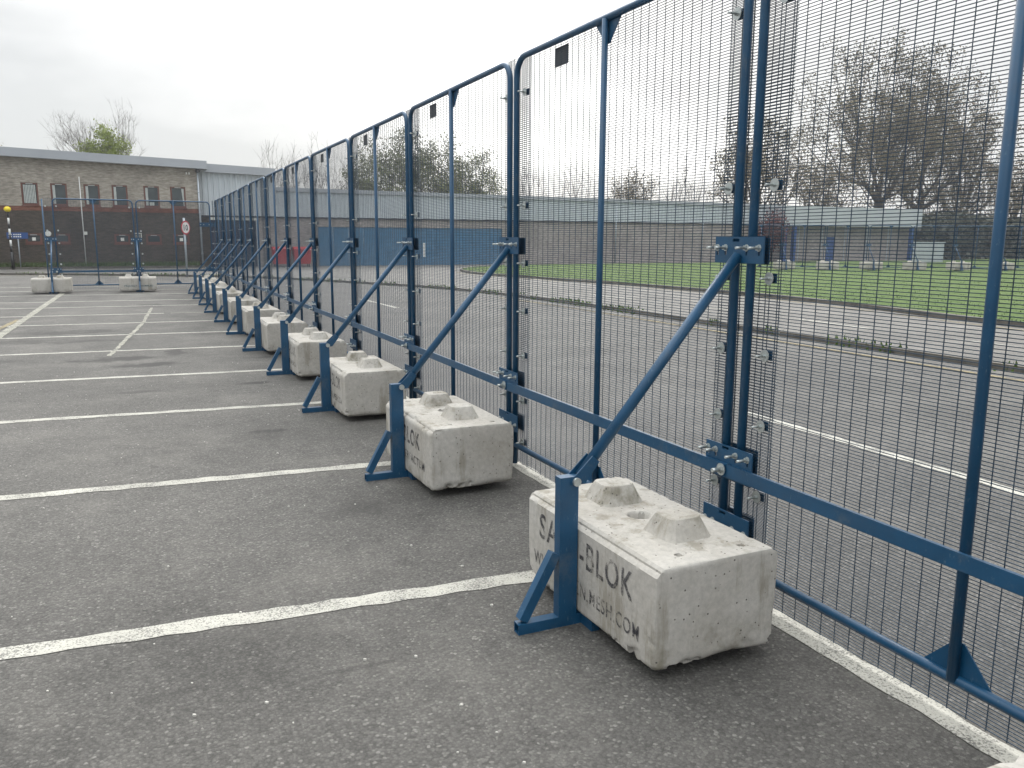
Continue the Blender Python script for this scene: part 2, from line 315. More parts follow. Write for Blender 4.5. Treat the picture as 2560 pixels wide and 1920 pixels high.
# ------------------------------------------------------------------ measured joints of the long fence
JY = [0.56, 3.047, 5.59, 8.134, 10.622, 13.087, 15.525, 17.951, 20.388, 22.819, 25.264, 27.712, 30.167]
JX = [0.03, 0.025, 0.003, 0.014, 0.018, 0.0, -0.006, -0.016, -0.037, -0.006, -0.004, 0.005, 0.004]

# ------------------------------------------------------------------ SETTING: ground
g = MB()
g.add([(-900,-900,0),(900,-900,0),(900,900,0),(-900,900,0)], [(0,1,2,3)])
tag(g.build('car_park_ground', MT['asphalt']), 'dark grey asphalt of the car park and lane', None, None, 'structure')

def smooth_line(pts, n=6):
    out = []
    P = [Vector((*p, 0)) for p in pts]
    for i in range(len(P)-1):
        p0 = P[max(i-1, 0)]; p1 = P[i]; p2 = P[i+1]; p3 = P[min(i+2, len(P)-1)]
        for k in range(n):
            s = k/n
            out.append(0.5*((2*p1) + (p2-p0)*s + (2*p0-5*p1+4*p2-p3)*s*s + (3*p1-p0-3*p2+p3)*s**3))
    out.append(P[-1]); return out
def offset_line(L_, d):
    o = []
    for i, p in enumerate(L_):
        t = (L_[min(i+1, len(L_)-1)] - L_[max(i-1, 0)]).normalized(); o.append(p + Vector((-t.y, t.x, 0))*d)
    return o
def strip(mb, A, B, z):
    n = len(A); vs = [(p.x, p.y, z) for p in A] + [(p.x, p.y, z) for p in B]
    mb.add(vs, [(i, i+1, n+i+1, n+i) for i in range(n-1)])
def flip_up(me):
    for p in me.polygons:
        if p.normal.z < 0: p.flip()
K2 = smooth_line([(7.2,-30),(7.6,-8),(7.9,0),(8.05,8),(8.1,15),(8.05,20.5),(7.3,26.7),(5.4,31.6),(2.6,37.2),(-1.5,41.0),(-8.4,44.9),(-20,48.5),(-60,52)])
K1 = smooth_line([(11.5,-30),(12.6,-8),(13.1,4),(13.7,11),(14.6,16),(15.1,20.5),(14.7,26),(13.6,33.5),(13.0,38.5),(14.2,44.0),(18,48.2),(26,50.2),(70,51.5)])
# pale road between the two kerbs, the loop in front of the buildings
rd = MB(); poly = [(p.x, p.y) for p in K2[::2]]
far = [(-60, 52.9), (1.6, 52.95), (1.6, 53.9), (16.0, 53.9)]
kk = [(p.x, p.y) for p in K1 if p.y < 49.5]
pts = [(-60, 52.9), (1.6, 52.95), (1.6, 53.9), (22.0, 53.9)] + list(reversed(kk))
ring = [(p.x, p.y) for p in K2]   # from near to far-left
full = list(reversed(ring)); allp = full + list(reversed(pts))   # triangulated below
bm = bmesh.new(); vsb = [bm.verts.new((x, y, 0.004)) for x, y in ring + pts]; f = bm.faces.new(vsb); bmesh.ops.triangulate(bm, faces=[f]); bm.normal_update()
for fc in bm.faces:
    if fc.normal.z < 0: fc.normal_flip()
me = bpy.data.meshes.new('exit_road'); bm.to_mesh(me); bm.free(); me.materials.append(MT['road']); tag(link('exit_road', me), 'paler grey road curving past the grass bank', None, None, 'structure')

def kerb(name, line, w, h, label):
    k = MB(); B = offset_line(line, w)
    for i in range(len(line)-1):
        a, b_, c, d = line[i], line[i+1], B[i+1], B[i]
        k.add([(a.x,a.y,0),(b_.x,b_.y,0),(c.x,c.y,0),(d.x,d.y,0),(a.x,a.y,h),(b_.x,b_.y,h),(c.x,c.y,h),(d.x,d.y,h)], [(0,3,2,1),(4,5,6,7),(0,1,5,4),(1,2,6,5),(2,3,7,6),(3,0,4,7)])
    bm = bmesh.new(); bm.from_mesh(k.mesh(name, MT['kerb'])); bmesh.ops.remove_doubles(bm, verts=bm.verts, dist=1e-5); bmesh.ops.recalc_face_normals(bm, faces=bm.faces)
    me = bpy.data.meshes.new(name); bm.to_mesh(me); bm.free(); me.materials.append(MT['kerb']); return tag(link(name, me), label, None, None, 'structure')
kerb('lane_kerb', K2, -0.15, 0.085, 'low weathered kerb between the lane and the pale road')
kerb('grass_kerb', K1, -0.16, 0.11, 'weathered kerb along the edge of the grass bank')
kb = MB().box(-60, 1.6, 52.9, 53.05, 0, 0.11); tag(kb.build('building_kerb', MT['kerb']), 'kerb in front of the brick building', None, None, 'structure')

def line_mesh(name, a, b, w, m, label, z=0.004, jag=0.012, seg=0.12, waste=0.0):
    a = Vector((*a, 0)); b = Vector((*b, 0)); d = (b-a); n = max(2, int(d.length/seg)); d.normalize(); s = Vector((-d.y, d.x, 0)); vs = []; fs = []
    ln = (b-a).length
    for i in range(n+1):
        p = a + d*(ln*i/n); wob = mnoise.noise(Vector((p.x*0.35, p.y*0.35, 3)))*0.0
        for sd in (-1, 1):
            q = p + s*(sd*w/2 + wob + random.uniform(-jag, jag)); vs.append((q.x, q.y, z))
    for i in range(n): fs.append((2*i, 2*i+2, 2*i+3, 2*i+1))
    me = bpy.data.meshes.new(name); me.from_pydata(vs, [], fs); me.materials.append(m); flip_up(me)
    return tag(link(name, me), label, None, None, 'structure')
QY = [3.519, 5.904, 8.522, 10.963, 13.66, 15.982, 18.244, 20.421, 22.869, 24.992, 27.831, 30.261, 32.7]
for i, q in enumerate(QY):
    x1 = -0.12 if i != 7 else -2.05
    line_mesh('bay_line', (-22, q+22*0.0726), (x1, q-0.0726*x1), 0.118, MT['white'], 'white painted parking bay line', 0.003)
line_mesh('bay_line', (-1.9, 20.421+.0726*1.9), (-0.4, 20.421+.0726*.4), 0.08, MT['faint'], 'worn end of a white parking bay line')
line_mesh('edge_line', (0.03, -4), (0.015, 31), 0.115, MT['white'], 'white painted line under the long fence', 0.0035, 0.012)
line_mesh('diagonal_line', (-4.72, 29.2), (-4.83, 16.5), 0.15, MT['faint'], 'broad worn white line running away across the bays', 0.0062)
line_mesh('diagonal_line', (-4.83, 16.5), (-4.9, 11.5), 0.15, MT['faint'], 'broad worn white line running away across the bays', 0.0062)
line_mesh('diagonal_line', (-4.9, 20.0), (-5.15, 15.5), 0.10, MT['yellow'], 'faded yellow line beside the broad worn line', 0.0055)
line_mesh('diagonal_line', (-2.28, 22.3), (-2.5, 18.4), 0.07, MT['faint'], 'thin worn white line across the bays', 0.0062)
line_mesh('diagonal_line', (-2.5, 18.4), (-3.0, 13.29), 0.07, MT['faint'], 'thin worn white line across the bays', 0.0062)
line_mesh('lane_dash', (3.3, 23.6), (3.4, 20.1), 0.13, MT['white'], 'white dash on the lane beyond the fence', 0.004)
line_mesh('lane_dash', (2.95, 6.4), (2.86, -2.0), 0.11, MT['white'], 'long white line on the lane beyond the fence', 0.004)
def along(name, L_, i0, i1, off, w, m, label, z):
    A = offset_line(L_, off-w/2)[i0:i1]; B = offset_line(L_, off+w/2)[i0:i1]; s = MB(); strip(s, A, B, z); me = s.mesh(name, m); flip_up(me); return tag(link(name, me), label, None, None, 'structure')
along('yellow_line', K2, 12, 33, 0.62, 0.09, MT['yellow'], 'yellow line on the lane beside the kerb', 0.010)
along('yellow_line', K2, 46, 70, 0.75, 0.10, MT['yellow'], 'yellow line on the lane in front of the buildings', 0.010)
along('yellow_line', K1, 6, 60, 0.40, 0.09, MT['yellow'], 'yellow line beside the grass bank kerb', 0.010)
for (a, b_) in (((10.35, 5.5), (10.6, 9.6)), ((10.6, 11.8), (10.75, 13.9)), ((10.9, 16.3), (11.05, 18.6)), ((10.75, 20.5), (10.4, 23.6)), ((10.1, 25.9), (9.6, 28.0)), ((9.0, 29.3), (8.3, 31.6)), ((7.8, 32.6), (6.6, 35.0))):
    line_mesh('road_dash', a, b_, 0.09, MT['white'], 'white centre dash on the pale road', 0.010)

# grass bank: gently rising sheet + blades
def bank_z(x, y):
    return 0.105 + 0.03*mnoise.noise(Vector((x*0.5, y*0.5, 0)))
def k1x(y):
    for i in range(len(K1)-1):
        a, b_ = K1[i], K1[i+1]
        if a.y <= y <= b_.y: return a.x + (b_.x-a.x)*(y-a.y)/max(1e-6, b_.y-a.y)
    return 14
gb = MB(); NX, NY = 60, 60; vs = []; fs = []
for j in range(NY+1):
    y = -8 + (53.9+8)*j/NY; x0 = k1x(min(y, 51.4)) + 0.16
    for i in range(NX+1):
        s = (i/NX)**1.6; x = x0 + (75-x0)*s; vs.append((x, y, bank_z(x, y) if i else 0.105))
for j in range(NY):
    for i in range(NX): a = j*(NX+1)+i; fs.append((a, a+1, a+NX+2, a+NX+1))
gb.smooth = True; gb.add(vs, fs); tag(gb.build('grass_bank', MT['turf']), 'green grass bank between the road and the warehouse', None, None, 'structure')
def blades(name, pts, h, w, m, label):
    n = len(pts); P = np.array(pts); a = np.random.rand(n)*2*PI; hh = h*(0.5+np.random.rand(n)); ww = w*(0.6+0.8*np.random.rand(n)); ln = (np.random.rand(n, 2)-0.5)*h*0.9
    d = np.stack([np.cos(a)*ww/2, np.sin(a)*ww/2, np.zeros(n)], 1); tip = P + np.stack([ln[:, 0], ln[:, 1], hh], 1)
    V = np.empty((n*3, 3)); V[0::3] = P-d; V[1::3] = P+d; V[2::3] = tip
    me = bpy.data.meshes.new(name); me.from_pydata(V.tolist(), [], np.arange(n*3).reshape(-1, 3).tolist()); me.materials.append(m)
    return tag(link(name, me), label, None, None, 'stuff')
gp = []
while len(gp) < 24000:
    y = random.uniform(0, 53); x0 = k1x(min(y, 51))+0.1; x = x0 + random.random()**1.5*(46-x0)
    if x < 14 and y > 48: continue
    gp.append((x, y, bank_z(x, y)-0.01))
blades('grass', gp, 0.04, 0.03, MT['grass'], 'short mown grass growing on the bank')
wp = []
KA = offset_line(K2, -0.08)
for i in range(len(KA)-1):
    for _ in range(90):
        s = random.random(); p = KA[i].lerp(KA[i+1], s)
        if mnoise.noise(Vector((p.x*1.3, p.y*1.3, 5))) > -0.05 and p.y < 46: wp.append((p.x+random.gauss(0, 0.10), p.y+random.gauss(0, 0.05), random.choice((0.075, 0.0, 0.0))))
blades('weeds', wp, 0.075, 0.045, MT['weeds'], 'weeds growing in patches along the lane kerb')
# verge in front of the brick building
tag(MB().box(-60, 1.2, 53.05, 53.62, 0, 0.12).build('building_verge', MT['soil']), 'narrow soil verge below the brick wall', None, None, 'structure')
blades('verge_grass', [(random.uniform(-16, 0.9), random.uniform(53.1, 53.5), 0.11) for _ in range(5000)], 0.22, 0.05, MT['grass'], 'strip of grass along the foot of the brick wall')
# grit lying on the asphalt
gr = MB()
for _ in range(170):
    x = random.uniform(-5.5, -0.1); y = random.uniform(1.2, 12); r = random.uniform(0.003, 0.0075)
    if -0.9 < x: x -= 0.9
    pts = [(x+r*math.cos(k*1.26+random.random()*.6)*random.uniform(.7, 1.3), y+r*math.sin(k*1.26)*random.uniform(.7, 1.3)) for k in range(5)]
    gr.prism(pts, 0.0, r*1.1, lambda u, v, d: (u, v, d))
tag(gr.build('grit', MT['pebble']), 'pale grit scattered over the asphalt', None, None, 'stuff')

# ------------------------------------------------------------------ LONG FENCE
# local frame: x along the fence away from the start joint, y towards the braces, z up
HT = 2.965; TR = 0.0215; HP = 0.0138; VP_ = 0.0762
mesh_cache = {}
def frame_mesh(w, H_):
    r = 0.13; x0, x1 = 0.055, w-0.055; pts = [(x0, 0, 0.02), (x0, 0, H_-r)]
    for k in range(1, 7): a = PI - k*PI/12; pts.append((x0+r+r*math.cos(a), 0, H_-r+r*math.sin(a)))
    for k in range(0, 7): a = PI/2 - k*PI/12; pts.append((x1-r+r*math.cos(a), 0, H_-r+r*math.sin(a)))
    pts.append((x1, 0, 0.02)); m = MB().tube(pts, TR, 10); m.tube([(x0, 0, 0.165), (x1, 0, 0.165)], TR*0.95, 8); return m.mesh('frame', MT['blue'])
def wire_mesh(x0, x1, z0, z1, y, name='wire_mesh', vs=VP_, cut=0.012):
    m = MB(); r = 0.00175; rv = 0.00165
    n = int((z1-z0)/HP)
    V = []; Fc = []
    def bar(a, b, rr, ax):
        n0 = len(V)
        for p in (a, b):
            for k in range(4):
                c, s_ = rr*math.cos(PI/4+k*PI/2)*1.2, rr*math.sin(PI/4+k*PI/2)*1.2
                V.append((p[0], p[1]+c, p[2]+s_) if ax == 0 else (p[0]+c, p[1]+s_, p[2]))
        for k in range(4): Fc.append((n0+k, n0+(k+1) % 4, n0+4+(k+1) % 4, n0+4+k))
        Fc.append((n0+3, n0+2, n0+1, n0)); Fc.append((n0+4, n0+5, n0+6, n0+7))
    for i in range(n+1): z = z0+i*HP; bar((x0-cut, y, z), (x1+cut, y, z), r, 0)
    k = int(round((x1-x0)/vs)); 
    for i in range(k+1): x = x0+(x1-x0)*i/k; bar((x, y-0.0035, z0-0.008), (x, y-0.0035, z1+0.008), rv, 1)
    me = bpy.data.meshes.new(name); me.from_pydata(V, [], Fc); me.materials.append(MT['wire']); return me
def centre_mesh(w, H_): return MB().tube([(w/2, 0.012, 0.165), (w/2, 0.012, H_-0.008)], 0.0195, 10).mesh('centre_post', MT['blue'])
def gusset_mesh(w, H_, top):
    z = H_-0.018 if top else 0.18; d = -0.125 if top else 0.125
    return MB().prism([(w/2-0.135, z), (w/2+0.135, z), (w/2+0.018, z+d), (w/2-0.018, z+d)], -0.013, -0.008, lambda u, v, q: (u, q, v)).mesh('gusset', MT['blue'])
def make_panel(w, loc, rz, label, group, H_=HT, plate=True):
    key = (round(w, 2), H_)
    if key not in mesh_cache:
        wq = key[0]
        mesh_cache[key] = dict(frame=frame_mesh(wq, H_), centre=centre_mesh(wq, H_), gt=gusset_mesh(wq, H_, True), gb=gusset_mesh(wq, H_, False), wire=wire_mesh(0.05, wq-0.05, 0.03, H_+0.025, -0.026))
        ps = mesh_cache[key]; q = MB(); q.holed(wq-0.75, wq-0.57, H_-0.15, H_-0.03, [], -0.036, -0.032, lambda u, v, d: (u, d, v)); ps['plate'] = q.mesh('name_plate', MT['dark_plate'])
    ms = mesh_cache[key]; t = empty('fence_panel', loc, rz, label, 'fence panel', group)
    link('frame', ms['frame'], t); link('centre_post', ms['centre'], t); link('gusset', ms['gt'], t); link('gusset', ms['gb'], t)
    tag(link('wire_mesh', ms['wire'], t), kind='stuff')
    if plate: link('name_plate', ms['plate'], t)
    return t
ORD = ['nearest', 'second', 'third', 'fourth', 'fifth', 'sixth', 'seventh', 'eighth', 'ninth', 'tenth', 'eleventh', 'twelfth', 'farthest']
GP = 'mesh panels of the long blue fence'
def seg(k):
    a = Vector((JX[k], JY[k], 0)); b = Vector((JX[k+1], JY[k+1], 0)); d = b-a; return a, d.length, math.atan2(d.y, d.x)
for k in range(12):
    a, w, rz = seg(k)
    lab = ['tall blue mesh panel nearest the camera, cut off by the right edge of the photo', 'tall blue mesh panel right behind the nearest concrete block'][k] if k < 2 else 'tall blue mesh panel of the long fence, %s from the camera' % ORD[k]
    if k == 11: lab = 'last blue mesh panel of the long fence, at its far corner'
    make_panel(w, a, rz, lab, GP, plate=(k not in (7, 9, 10, 11)))

# joint parts
def bolt_mb(mb, p, r=0.011, ln=0.045, head=0.016):
    p = Vector(p); mb.tube([p, p+Vector((0, 0.012, 0))], head, 6, smooth=False); mb.tube([p+Vector((0, 0.012, 0)), p+Vector((0, ln, 0))], r*0.62, 6); return mb
BOLT = MB(); BOLT.tube([(0,0,0),(0,0.003,0)], 0.016, 10, smooth=False); bolt_mb(BOLT, (0,0.003,0), 0.011, 0.06, 0.0125); BOLT = BOLT.mesh('bolt', MT['zinc'])
BIGBOLT = MB(); BIGBOLT.tube([(0,0,0),(0,0.005,0)], 0.030, 14, smooth=False); bolt_mb(BIGBOLT, (0,0.005,0), 0.018, 0.05, 0.019); BIGBOLT = BIGBOLT.mesh('bolt', MT['zinc'])
CLW = MB(); CLW.tube([(0,0,0),(0,0.003,0)], 0.0285, 16, smooth=False); CLW = CLW.mesh('washer', MT['zinc'])
CLB = MB(); bolt_mb(CLB, (0,0.003,0), 0.009, 0.05, 0.010); CLB = CLB.mesh('bolt', MT['zinc'])
CLP = MB(); CLP.box(-0.022, 0.022, -0.035, -0.030, -0.022, 0.022); CLP = CLP.mesh('clamp', MT['blue'])
def plate_mesh(name, z0, z1, holes, y0, y1, x0=-0.168, x1=0.168): return MB().holed(x0, x1, z0, z1, holes, y0, y1, lambda u, v, d: (u, d, v)).mesh(name, MT['blue'])
BX = (0.150, 0.092, -0.055, -0.138)
def slots(z, zt=None):
    h = [(x-0.006, x+0.006, z-0.034, z+0.004) for x in BX]
    if zt: h.append((-0.002, 0.045, zt-0.008, zt+0.006))
    return h
UP = plate_mesh('front_plate', 1.605, 1.725, slots(1.675, 1.711), 0.027, 0.034); UPB = plate_mesh('back_plate', 1.600, 1.722, [], -0.050, -0.045, -0.115, 0.110)
LO = plate_mesh('front_plate', 0.575, 0.735, slots(0.700, 0.722), 0.027, 0.034); LOB = plate_mesh('back_plate', 0.57, 0.73, [], -0.050, -0.045, -0.115, 0.110)
BO = plate_mesh('front_plate', 0.285, 0.410, slots(0.335, 0.396), 0.027, 0.034); BOB = plate_mesh('back_plate', 0.28, 0.405, [], -0.050, -0.045, -0.115, 0.110)
STRIP = wire_mesh(-0.20, 0.20, 0.03, 2.985, -0.041, vs=0.0667)
STRIP2 = wire_mesh(-0.15, 1.05, 0.03, 2.985, -0.041, vs=0.0667)
DZ = (2.73, 1.95, 1.54, 1.19, 0.86, 0.52, 0.20)
ce = MB()
for i in range(int((2.985-0.03)/HP)+1):
    z = 0.03+i*HP
    for sx in (-0.2145, 0.2125): ce.box(sx, sx+0.002, -0.0432, -0.0388, z-0.002, z+0.002)
CUT = ce.mesh('cut_wire_ends', MT['zinc'])
def infill(loc, rz, label, group, me=STRIP, zs=DZ, sides=(-0.155, 0.155)):
    t = empty('mesh_infill_strip', loc, rz, label, 'mesh strip', group)
    tag(link('wire_mesh', me, t), kind='stuff')
    if me is STRIP: tag(link('cut_wire_ends', CUT, t), kind='stuff')
    for sx in sides:
        for z in zs:
            c = link('clamp', CLP, t, (sx, -0.01, z)); w_ = link('washer', CLW, c, (0, -0.008, 0)); link('bolt', CLB, c, (0, -0.008, 0)); w_.rotation_euler = c.rotation_euler
    return t
def bracket(loc, rz, which, label, group):
    t = empty('joint_bracket', loc, rz, label, 'bracket', group)
    fr, bk, z = {'lo': (LO, LOB, 0.70), 'bo': (BO, BOB, 0.335)}[which]
    link('front_plate', fr, t); link('back_plate', bk, t)
    for x in BX: link('bolt', BOLT, t, (x, 0.034, z))
    return t

# raking stand: brace, upright, foot
def stand(loc, rz, label, group, proto={}):
    if not proto:
        T = {}
        T['upright'] = MB().box(-0.025, 0.025, 0.865, 0.955, 0.045, 0.690)
        T['upright'] = T['upright'].mesh('upright', MT['blue'])
        f = MB(); y0, y1 = 0.34, 1.150
        for (a, b_, c, d) in ((-0.025, 0.025, 0, 0.004), (-0.025, 0.025, 0.044, 0.048), (-0.025, -0.021, 0.004, 0.044), (0.021, 0.025, 0.004, 0.044)): f.box(a, b_, y0, y1, c, d)
        f.box(-0.12, 0.12, 0.80, 0.84, 0.0, 0.046); f.box(-0.12, 0.12, 0.36, 0.40, 0.0, 0.046); T['foot'] = f.mesh('foot', MT['blue'])
        T['diag'] = MB().beam((0, 1.125, 0.060), (0, 0.968, 0.345), 0.044, 0.044, (1, 0, 0)).mesh('diagonal_strut', MT['blue'])
        T['plate'] = UP; T['back'] = UPB
        T['brace'] = MB().tube([(0, 0.845, 0.685), (0, 0.036, 1.640)], 0.0245, 14).mesh('brace_tube', MT['blue'])
        lg = MB()
        for sx in (-0.029, 0.024): lg.prism([(0.835, 0.655), (0.905, 0.655), (0.905, 0.675), (0.80, 0.775), (0.765, 0.745)], sx, sx+0.005, lambda u, v, d: (d, u, v))
        T['lug'] = lg.mesh('lug', MT['blue'])
        pb = MB().tube([(-0.038, 0, 0), (0.040, 0, 0)], 0.009, 8); pb.tube([(-0.042, 0, 0), (-0.030, 0, 0)], 0.019, 14, smooth=False); pb.tube([(0.030, 0, 0), (0.042, 0, 0)], 0.019, 6, smooth=False)
        T['pin'] = pb.mesh('pivot_bolt', MT['zinc']); proto.update(T)
    T = proto; t = empty('raking_stand', loc, rz, label, 'fence stand', group)
    link('front_plate', T['plate'], t); link('back_plate', T['back'], t); link('brace_tube', T['brace'], t); link('lug', T['lug'], t)
    link('upright', T['upright'], t); link('foot', T['foot'], t); link('diagonal_strut', T['diag'], t); link('pivot_bolt', T['pin'], t, (0, 0.880, 0.668))
    for x in BX: link('bolt', BOLT, t, (x, 0.034, 1.675))
    return t
GS = 'raking stands bracing the long fence'; GI = 'mesh strips over the joints of the long fence'; GLB = 'lower joint brackets of the long fence'; GBB = 'bottom joint brackets of the long fence'
rails = []
for k in range(13):
    j = (JX[k], JY[k], 0); rz = PI/2
    jl = 'fence joint %s' % ('beyond the right edge' if k == 0 else 'nearest the camera' if k == 1 else '%s from the camera' % ORD[k-1])
    if k < 12:
        stand((j[0], j[1]+0.0, 0), rz, 'blue raking stand holding the ' + jl, GS)
        bracket(j, rz, 'lo', 'blue bracket plates above the rail at the ' + jl, GLB); bracket(j, rz, 'bo', 'lowest blue bracket plates at the ' + jl, GBB)
    if k == 7: infill(j, rz, 'extra wide mesh strip covering half a panel at the ' + jl, GI, STRIP2)
    else: infill(j, rz, 'narrow mesh strip with washers over the ' + jl, GI)
RAILM = {}
for k in range(12):
    a, w, rz = seg(k); key = round(w, 2)
    if key not in RAILM:
        q = MB(); q.box(-0.045, key-0.01, 0.046, 0.052, 0.588, 0.650); q.box(key-0.01, key+0.055, 0.0525, 0.0585, 0.588, 0.650)
        q.box(-0.045, key-0.01, 0.036, 0.046, 0.645, 0.650); RAILM[key] = q.mesh('rail_bar', MT['blue'])
    t = empty('bracing_rail', a, rz, 'flat blue rail along the mesh panel %s' % ('nearest the camera' if k == 0 else ORD[k] + ' from the camera'), 'rail', 'flat rails low on the long fence')
    # the far end of each bar laps over the start of the next one
    link('rail_bar', RAILM[key], t); link('bolt', BIGBOLT, t, (w+0.015, 0.0585, 0.62))

# ------------------------------------------------------------------ concrete blocks
def block_mesh(name, step, seed, amp=1.0):
    LX, LY, LZ = 1.10, 0.60, 0.427; z0 = 0.050
    nx, ny, nz_ = [max(4, int(d/step)) for d in (LX, LY, LZ)]
    idx = {}; V = []; Fc = []
    def vid(i, j, k):
        if (i, j, k) not in idx: idx[(i, j, k)] = len(V); V.append((i/nx, j/ny, k/nz_))
        return idx[(i, j, k)]
    for i in range(nx):
        for j in range(ny): Fc.append((vid(i,j,0), vid(i,j+1,0), vid(i+1,j+1,0), vid(i+1,j,0))); Fc.append((vid(i,j,nz_), vid(i+1,j,nz_), vid(i+1,j+1,nz_), vid(i,j+1,nz_)))
    for i in range(nx):
        for k in range(nz_): Fc.append((vid(i,0,k), vid(i+1,0,k), vid(i+1,0,k+1), vid(i,0,k+1))); Fc.append((vid(i,ny,k), vid(i,ny,k+1), vid(i+1,ny,k+1), vid(i+1,ny,k)))
    for j in range(ny):
        for k in range(nz_): Fc.append((vid(0,j,k), vid(0,j,k+1), vid(0,j+1,k+1), vid(0,j+1,k))); Fc.append((vid(nx,j,k), vid(nx,j+1,k), vid(nx,j+1,k+1), vid(nx,j,k+1)))
    out = []; O = Vector((seed*3.1, seed*1.7, seed*0.9))
    holes = [(0.02, 0.0, 0.045, 0.16), (0.02-0.47, 0.13, 0.010, 0.05), (-0.47, -0.17, 0.011, 0.05), (0.44, 0.15, 0.010, 0.05), (0.43, -0.16, 0.010, 0.05)]
    for (a, b_, c) in V:
        p = Vector(((a-0.5)*LX, (b_-0.5)*LY, c*LZ)); q = Vector(p)
        low = 1-c; endd = abs(a-0.5)*2
        nn = mnoise.noise(p*4+O); rr = 0.012 + 0.006*nn + 0.055*max(0, low-0.55)*(0.8+0.9*nn) * (0.6+0.7*(endd > 0.8))
        rr = max(0.006, rr)
        # rounded box
        hx, hy, hz = LX/2-rr, LY/2-rr, LZ/2-rr; cc = Vector((0, 0, LZ/2)); d = p-cc
        e = Vector((max(-hx, min(hx, d.x)), max(-hy, min(hy, d.y)), max(-hz, min(hz, d.z)))); r = d-e
        if r.length > 1e-9: p = cc + e + r.normalized()*rr
        # chips: the nearer to an edge the deeper they may bite
        ex = sorted((LX/2-abs(d.x), LY/2-abs(d.y), LZ/2-abs(d.z))); edge = ex[1]
        if edge < 0.055:
            ch = mnoise.noise(q*9+O*2)*0.6 + mnoise.noise(q*23+O)*0.5 + mnoise.noise(q*60+O)*0.12
            vert = ex[0] + ex[1] < 0.12 and (LX/2-abs(d.x) < 0.055 and LY/2-abs(d.y) < 0.055) and 0.12 < c < 0.9
            thr = 0.45 if vert else 0.28 if c > 0.5 else 0.12
            if ch > thr: p -= (p-cc).normalized()*min(0.045, (ch-thr)*0.085*(1-edge/0.055)*amp*(1 if c > .5 else 1.6))
        d1 = LY/2-abs(q.y); d2 = LZ-q.z
        if d1 + d2 < 0.034: s_ = (0.034-d1-d2)/2; p.y -= math.copysign(s_, q.y); p.z -= s_
        p += (p-cc).normalized()*(mnoise.noise(q*3+O)*0.0015 + mnoise.noise(q*30+O)*0.0009)
        if c > 0.999:
            for hx_, hy_, hr, dp in holes:
                dd = math.hypot(q.x-hx_, q.y-hy_)
                if hr > step*0.6 and dd < hr*1.15: p.z -= dp if dd < hr*0.9 else dp*0.08
        # faint casting lip along the top of the long faces
        if c > 0.93 and abs(q.y) > LY/2-0.001: p.y *= 0.993
        p.z += z0; out.append(p)
    me = bpy.data.meshes.new(name); me.from_pydata([tuple(v) for v in out], [], Fc); me.materials.append(MT['conc']); me.polygons.foreach_set('use_smooth', [True]*len(Fc)); 
    try: me.set_sharp_from_angle(angle=math.radians(38))
    except Exception: pass
    return me
def nib_mesh(seed, step=0.02):
    O = Vector((seed*2.3, seed, 4)); bm = bmesh.new(); bx, by, tx, ty, h = 0.110, 0.110, 0.070, 0.074, 0.084
    n = 8; V = {}
    prof = [(-0.02, 1.12, 0), (0.05, 0.98, 0), (0.5, 0.53, 0), (0.93, 0.08, 0.2), (0.985, 0.0, 0), (1.0, -0.10, -0.05), (1.0, -0.6, -0.6)]
    rings = []
    for zf, s, _ in prof:
        ax = tx+(bx-tx)*s; ay = ty+(by-ty)*s; ring = []
        if s < -0.3: ax, ay = tx*0.55, ty*0.55
        for k in range(24):
            a = 2*PI*(k+0.5)/24; c, si = math.cos(a), math.sin(a); m_ = (abs(c)**12+abs(si)**12)**(-1/12); p = Vector((ax*c*m_, ay*si*m_, h*zf))
            ch = mnoise.noise(p*22+O); p *= 1 - 0.07*max(0, ch-0.1)*(1.8 if 0.6 < zf else 0.5); ring.append(bm.verts.new(p + Vector((0, 0, mnoise.noise(p*15+O)*0.003))))
        rings.append(ring)
    for a, b_ in zip(rings, rings[1:]):
        for k in range(24): bm.faces.new((a[k], a[(k+1) % 24], b_[(k+1) % 24], b_[k]))
    cz = bm.verts.new((0, 0, h-0.012 if seed % 2 else h)); last = rings[-1]
    for k in range(24): bm.faces.new((last[k], last[(k+1) % 24], cz))
    me = bpy.data.meshes.new('lifting_nib'); bm.to_mesh(me); bm.free(); me.materials.append(MT['conc']); me.polygons.foreach_set('use_smooth', [True]*len(me.polygons)); me.set_sharp_from_angle(angle=math.radians(32)); return me
NIBS = [nib_mesh(s) for s in (1, 2, 3)]
BM = {'n1': block_mesh('body', 0.0115, 1, 1.0), 'n2': block_mesh('body', 0.014, 2.4), 'a': block_mesh('body', 0.022, 5.2), 'b': block_mesh('body', 0.03, 7.7), 'c': block_mesh('body', 0.035, 9.1)}
PIT = MB().tube([(0, 0, 0.477-0.10), (0, 0, 0.477-0.06)], 0.041, 16).mesh('water_in_hole', MT['glass'])
def make_block(loc, rz, kind, label, group, texts=None, seed=0):
    t = empty('concrete_block', loc, rz, label, 'concrete block', group)
    link('body', BM[kind], t)
    if kind in ('n1', 'n2'): link('water_in_hole', PIT, t, (0.02, 0, 0))
    for i, s in enumerate((-0.235, 0.275)):
        o = link('lifting_nib', NIBS[(seed+i) % 3], t, (s, -0.02, 0.4765)); o.rotation_euler = (0, 0, PI*((seed+i) % 2))
    for (body, w_, h_, x, z, mt, bold) in (texts or []):
        me = text_mesh(body, w_, h_, MT[mt], 'lettering', bold); o = link('lettering', me, t, (x, 0.3022, z)); o.rotation_euler = (PI/2, 0, PI)
    return t
GB = 'concrete blocks weighing down the long fence'
BLK = {0: 'c', 1: 'n1', 2: 'n2', 3: 'a', 4: 'a', 5: 'a', 6: 'b', 7: 'b', 8: 'c', 9: 'b', 10: 'c', 11: 'b'}
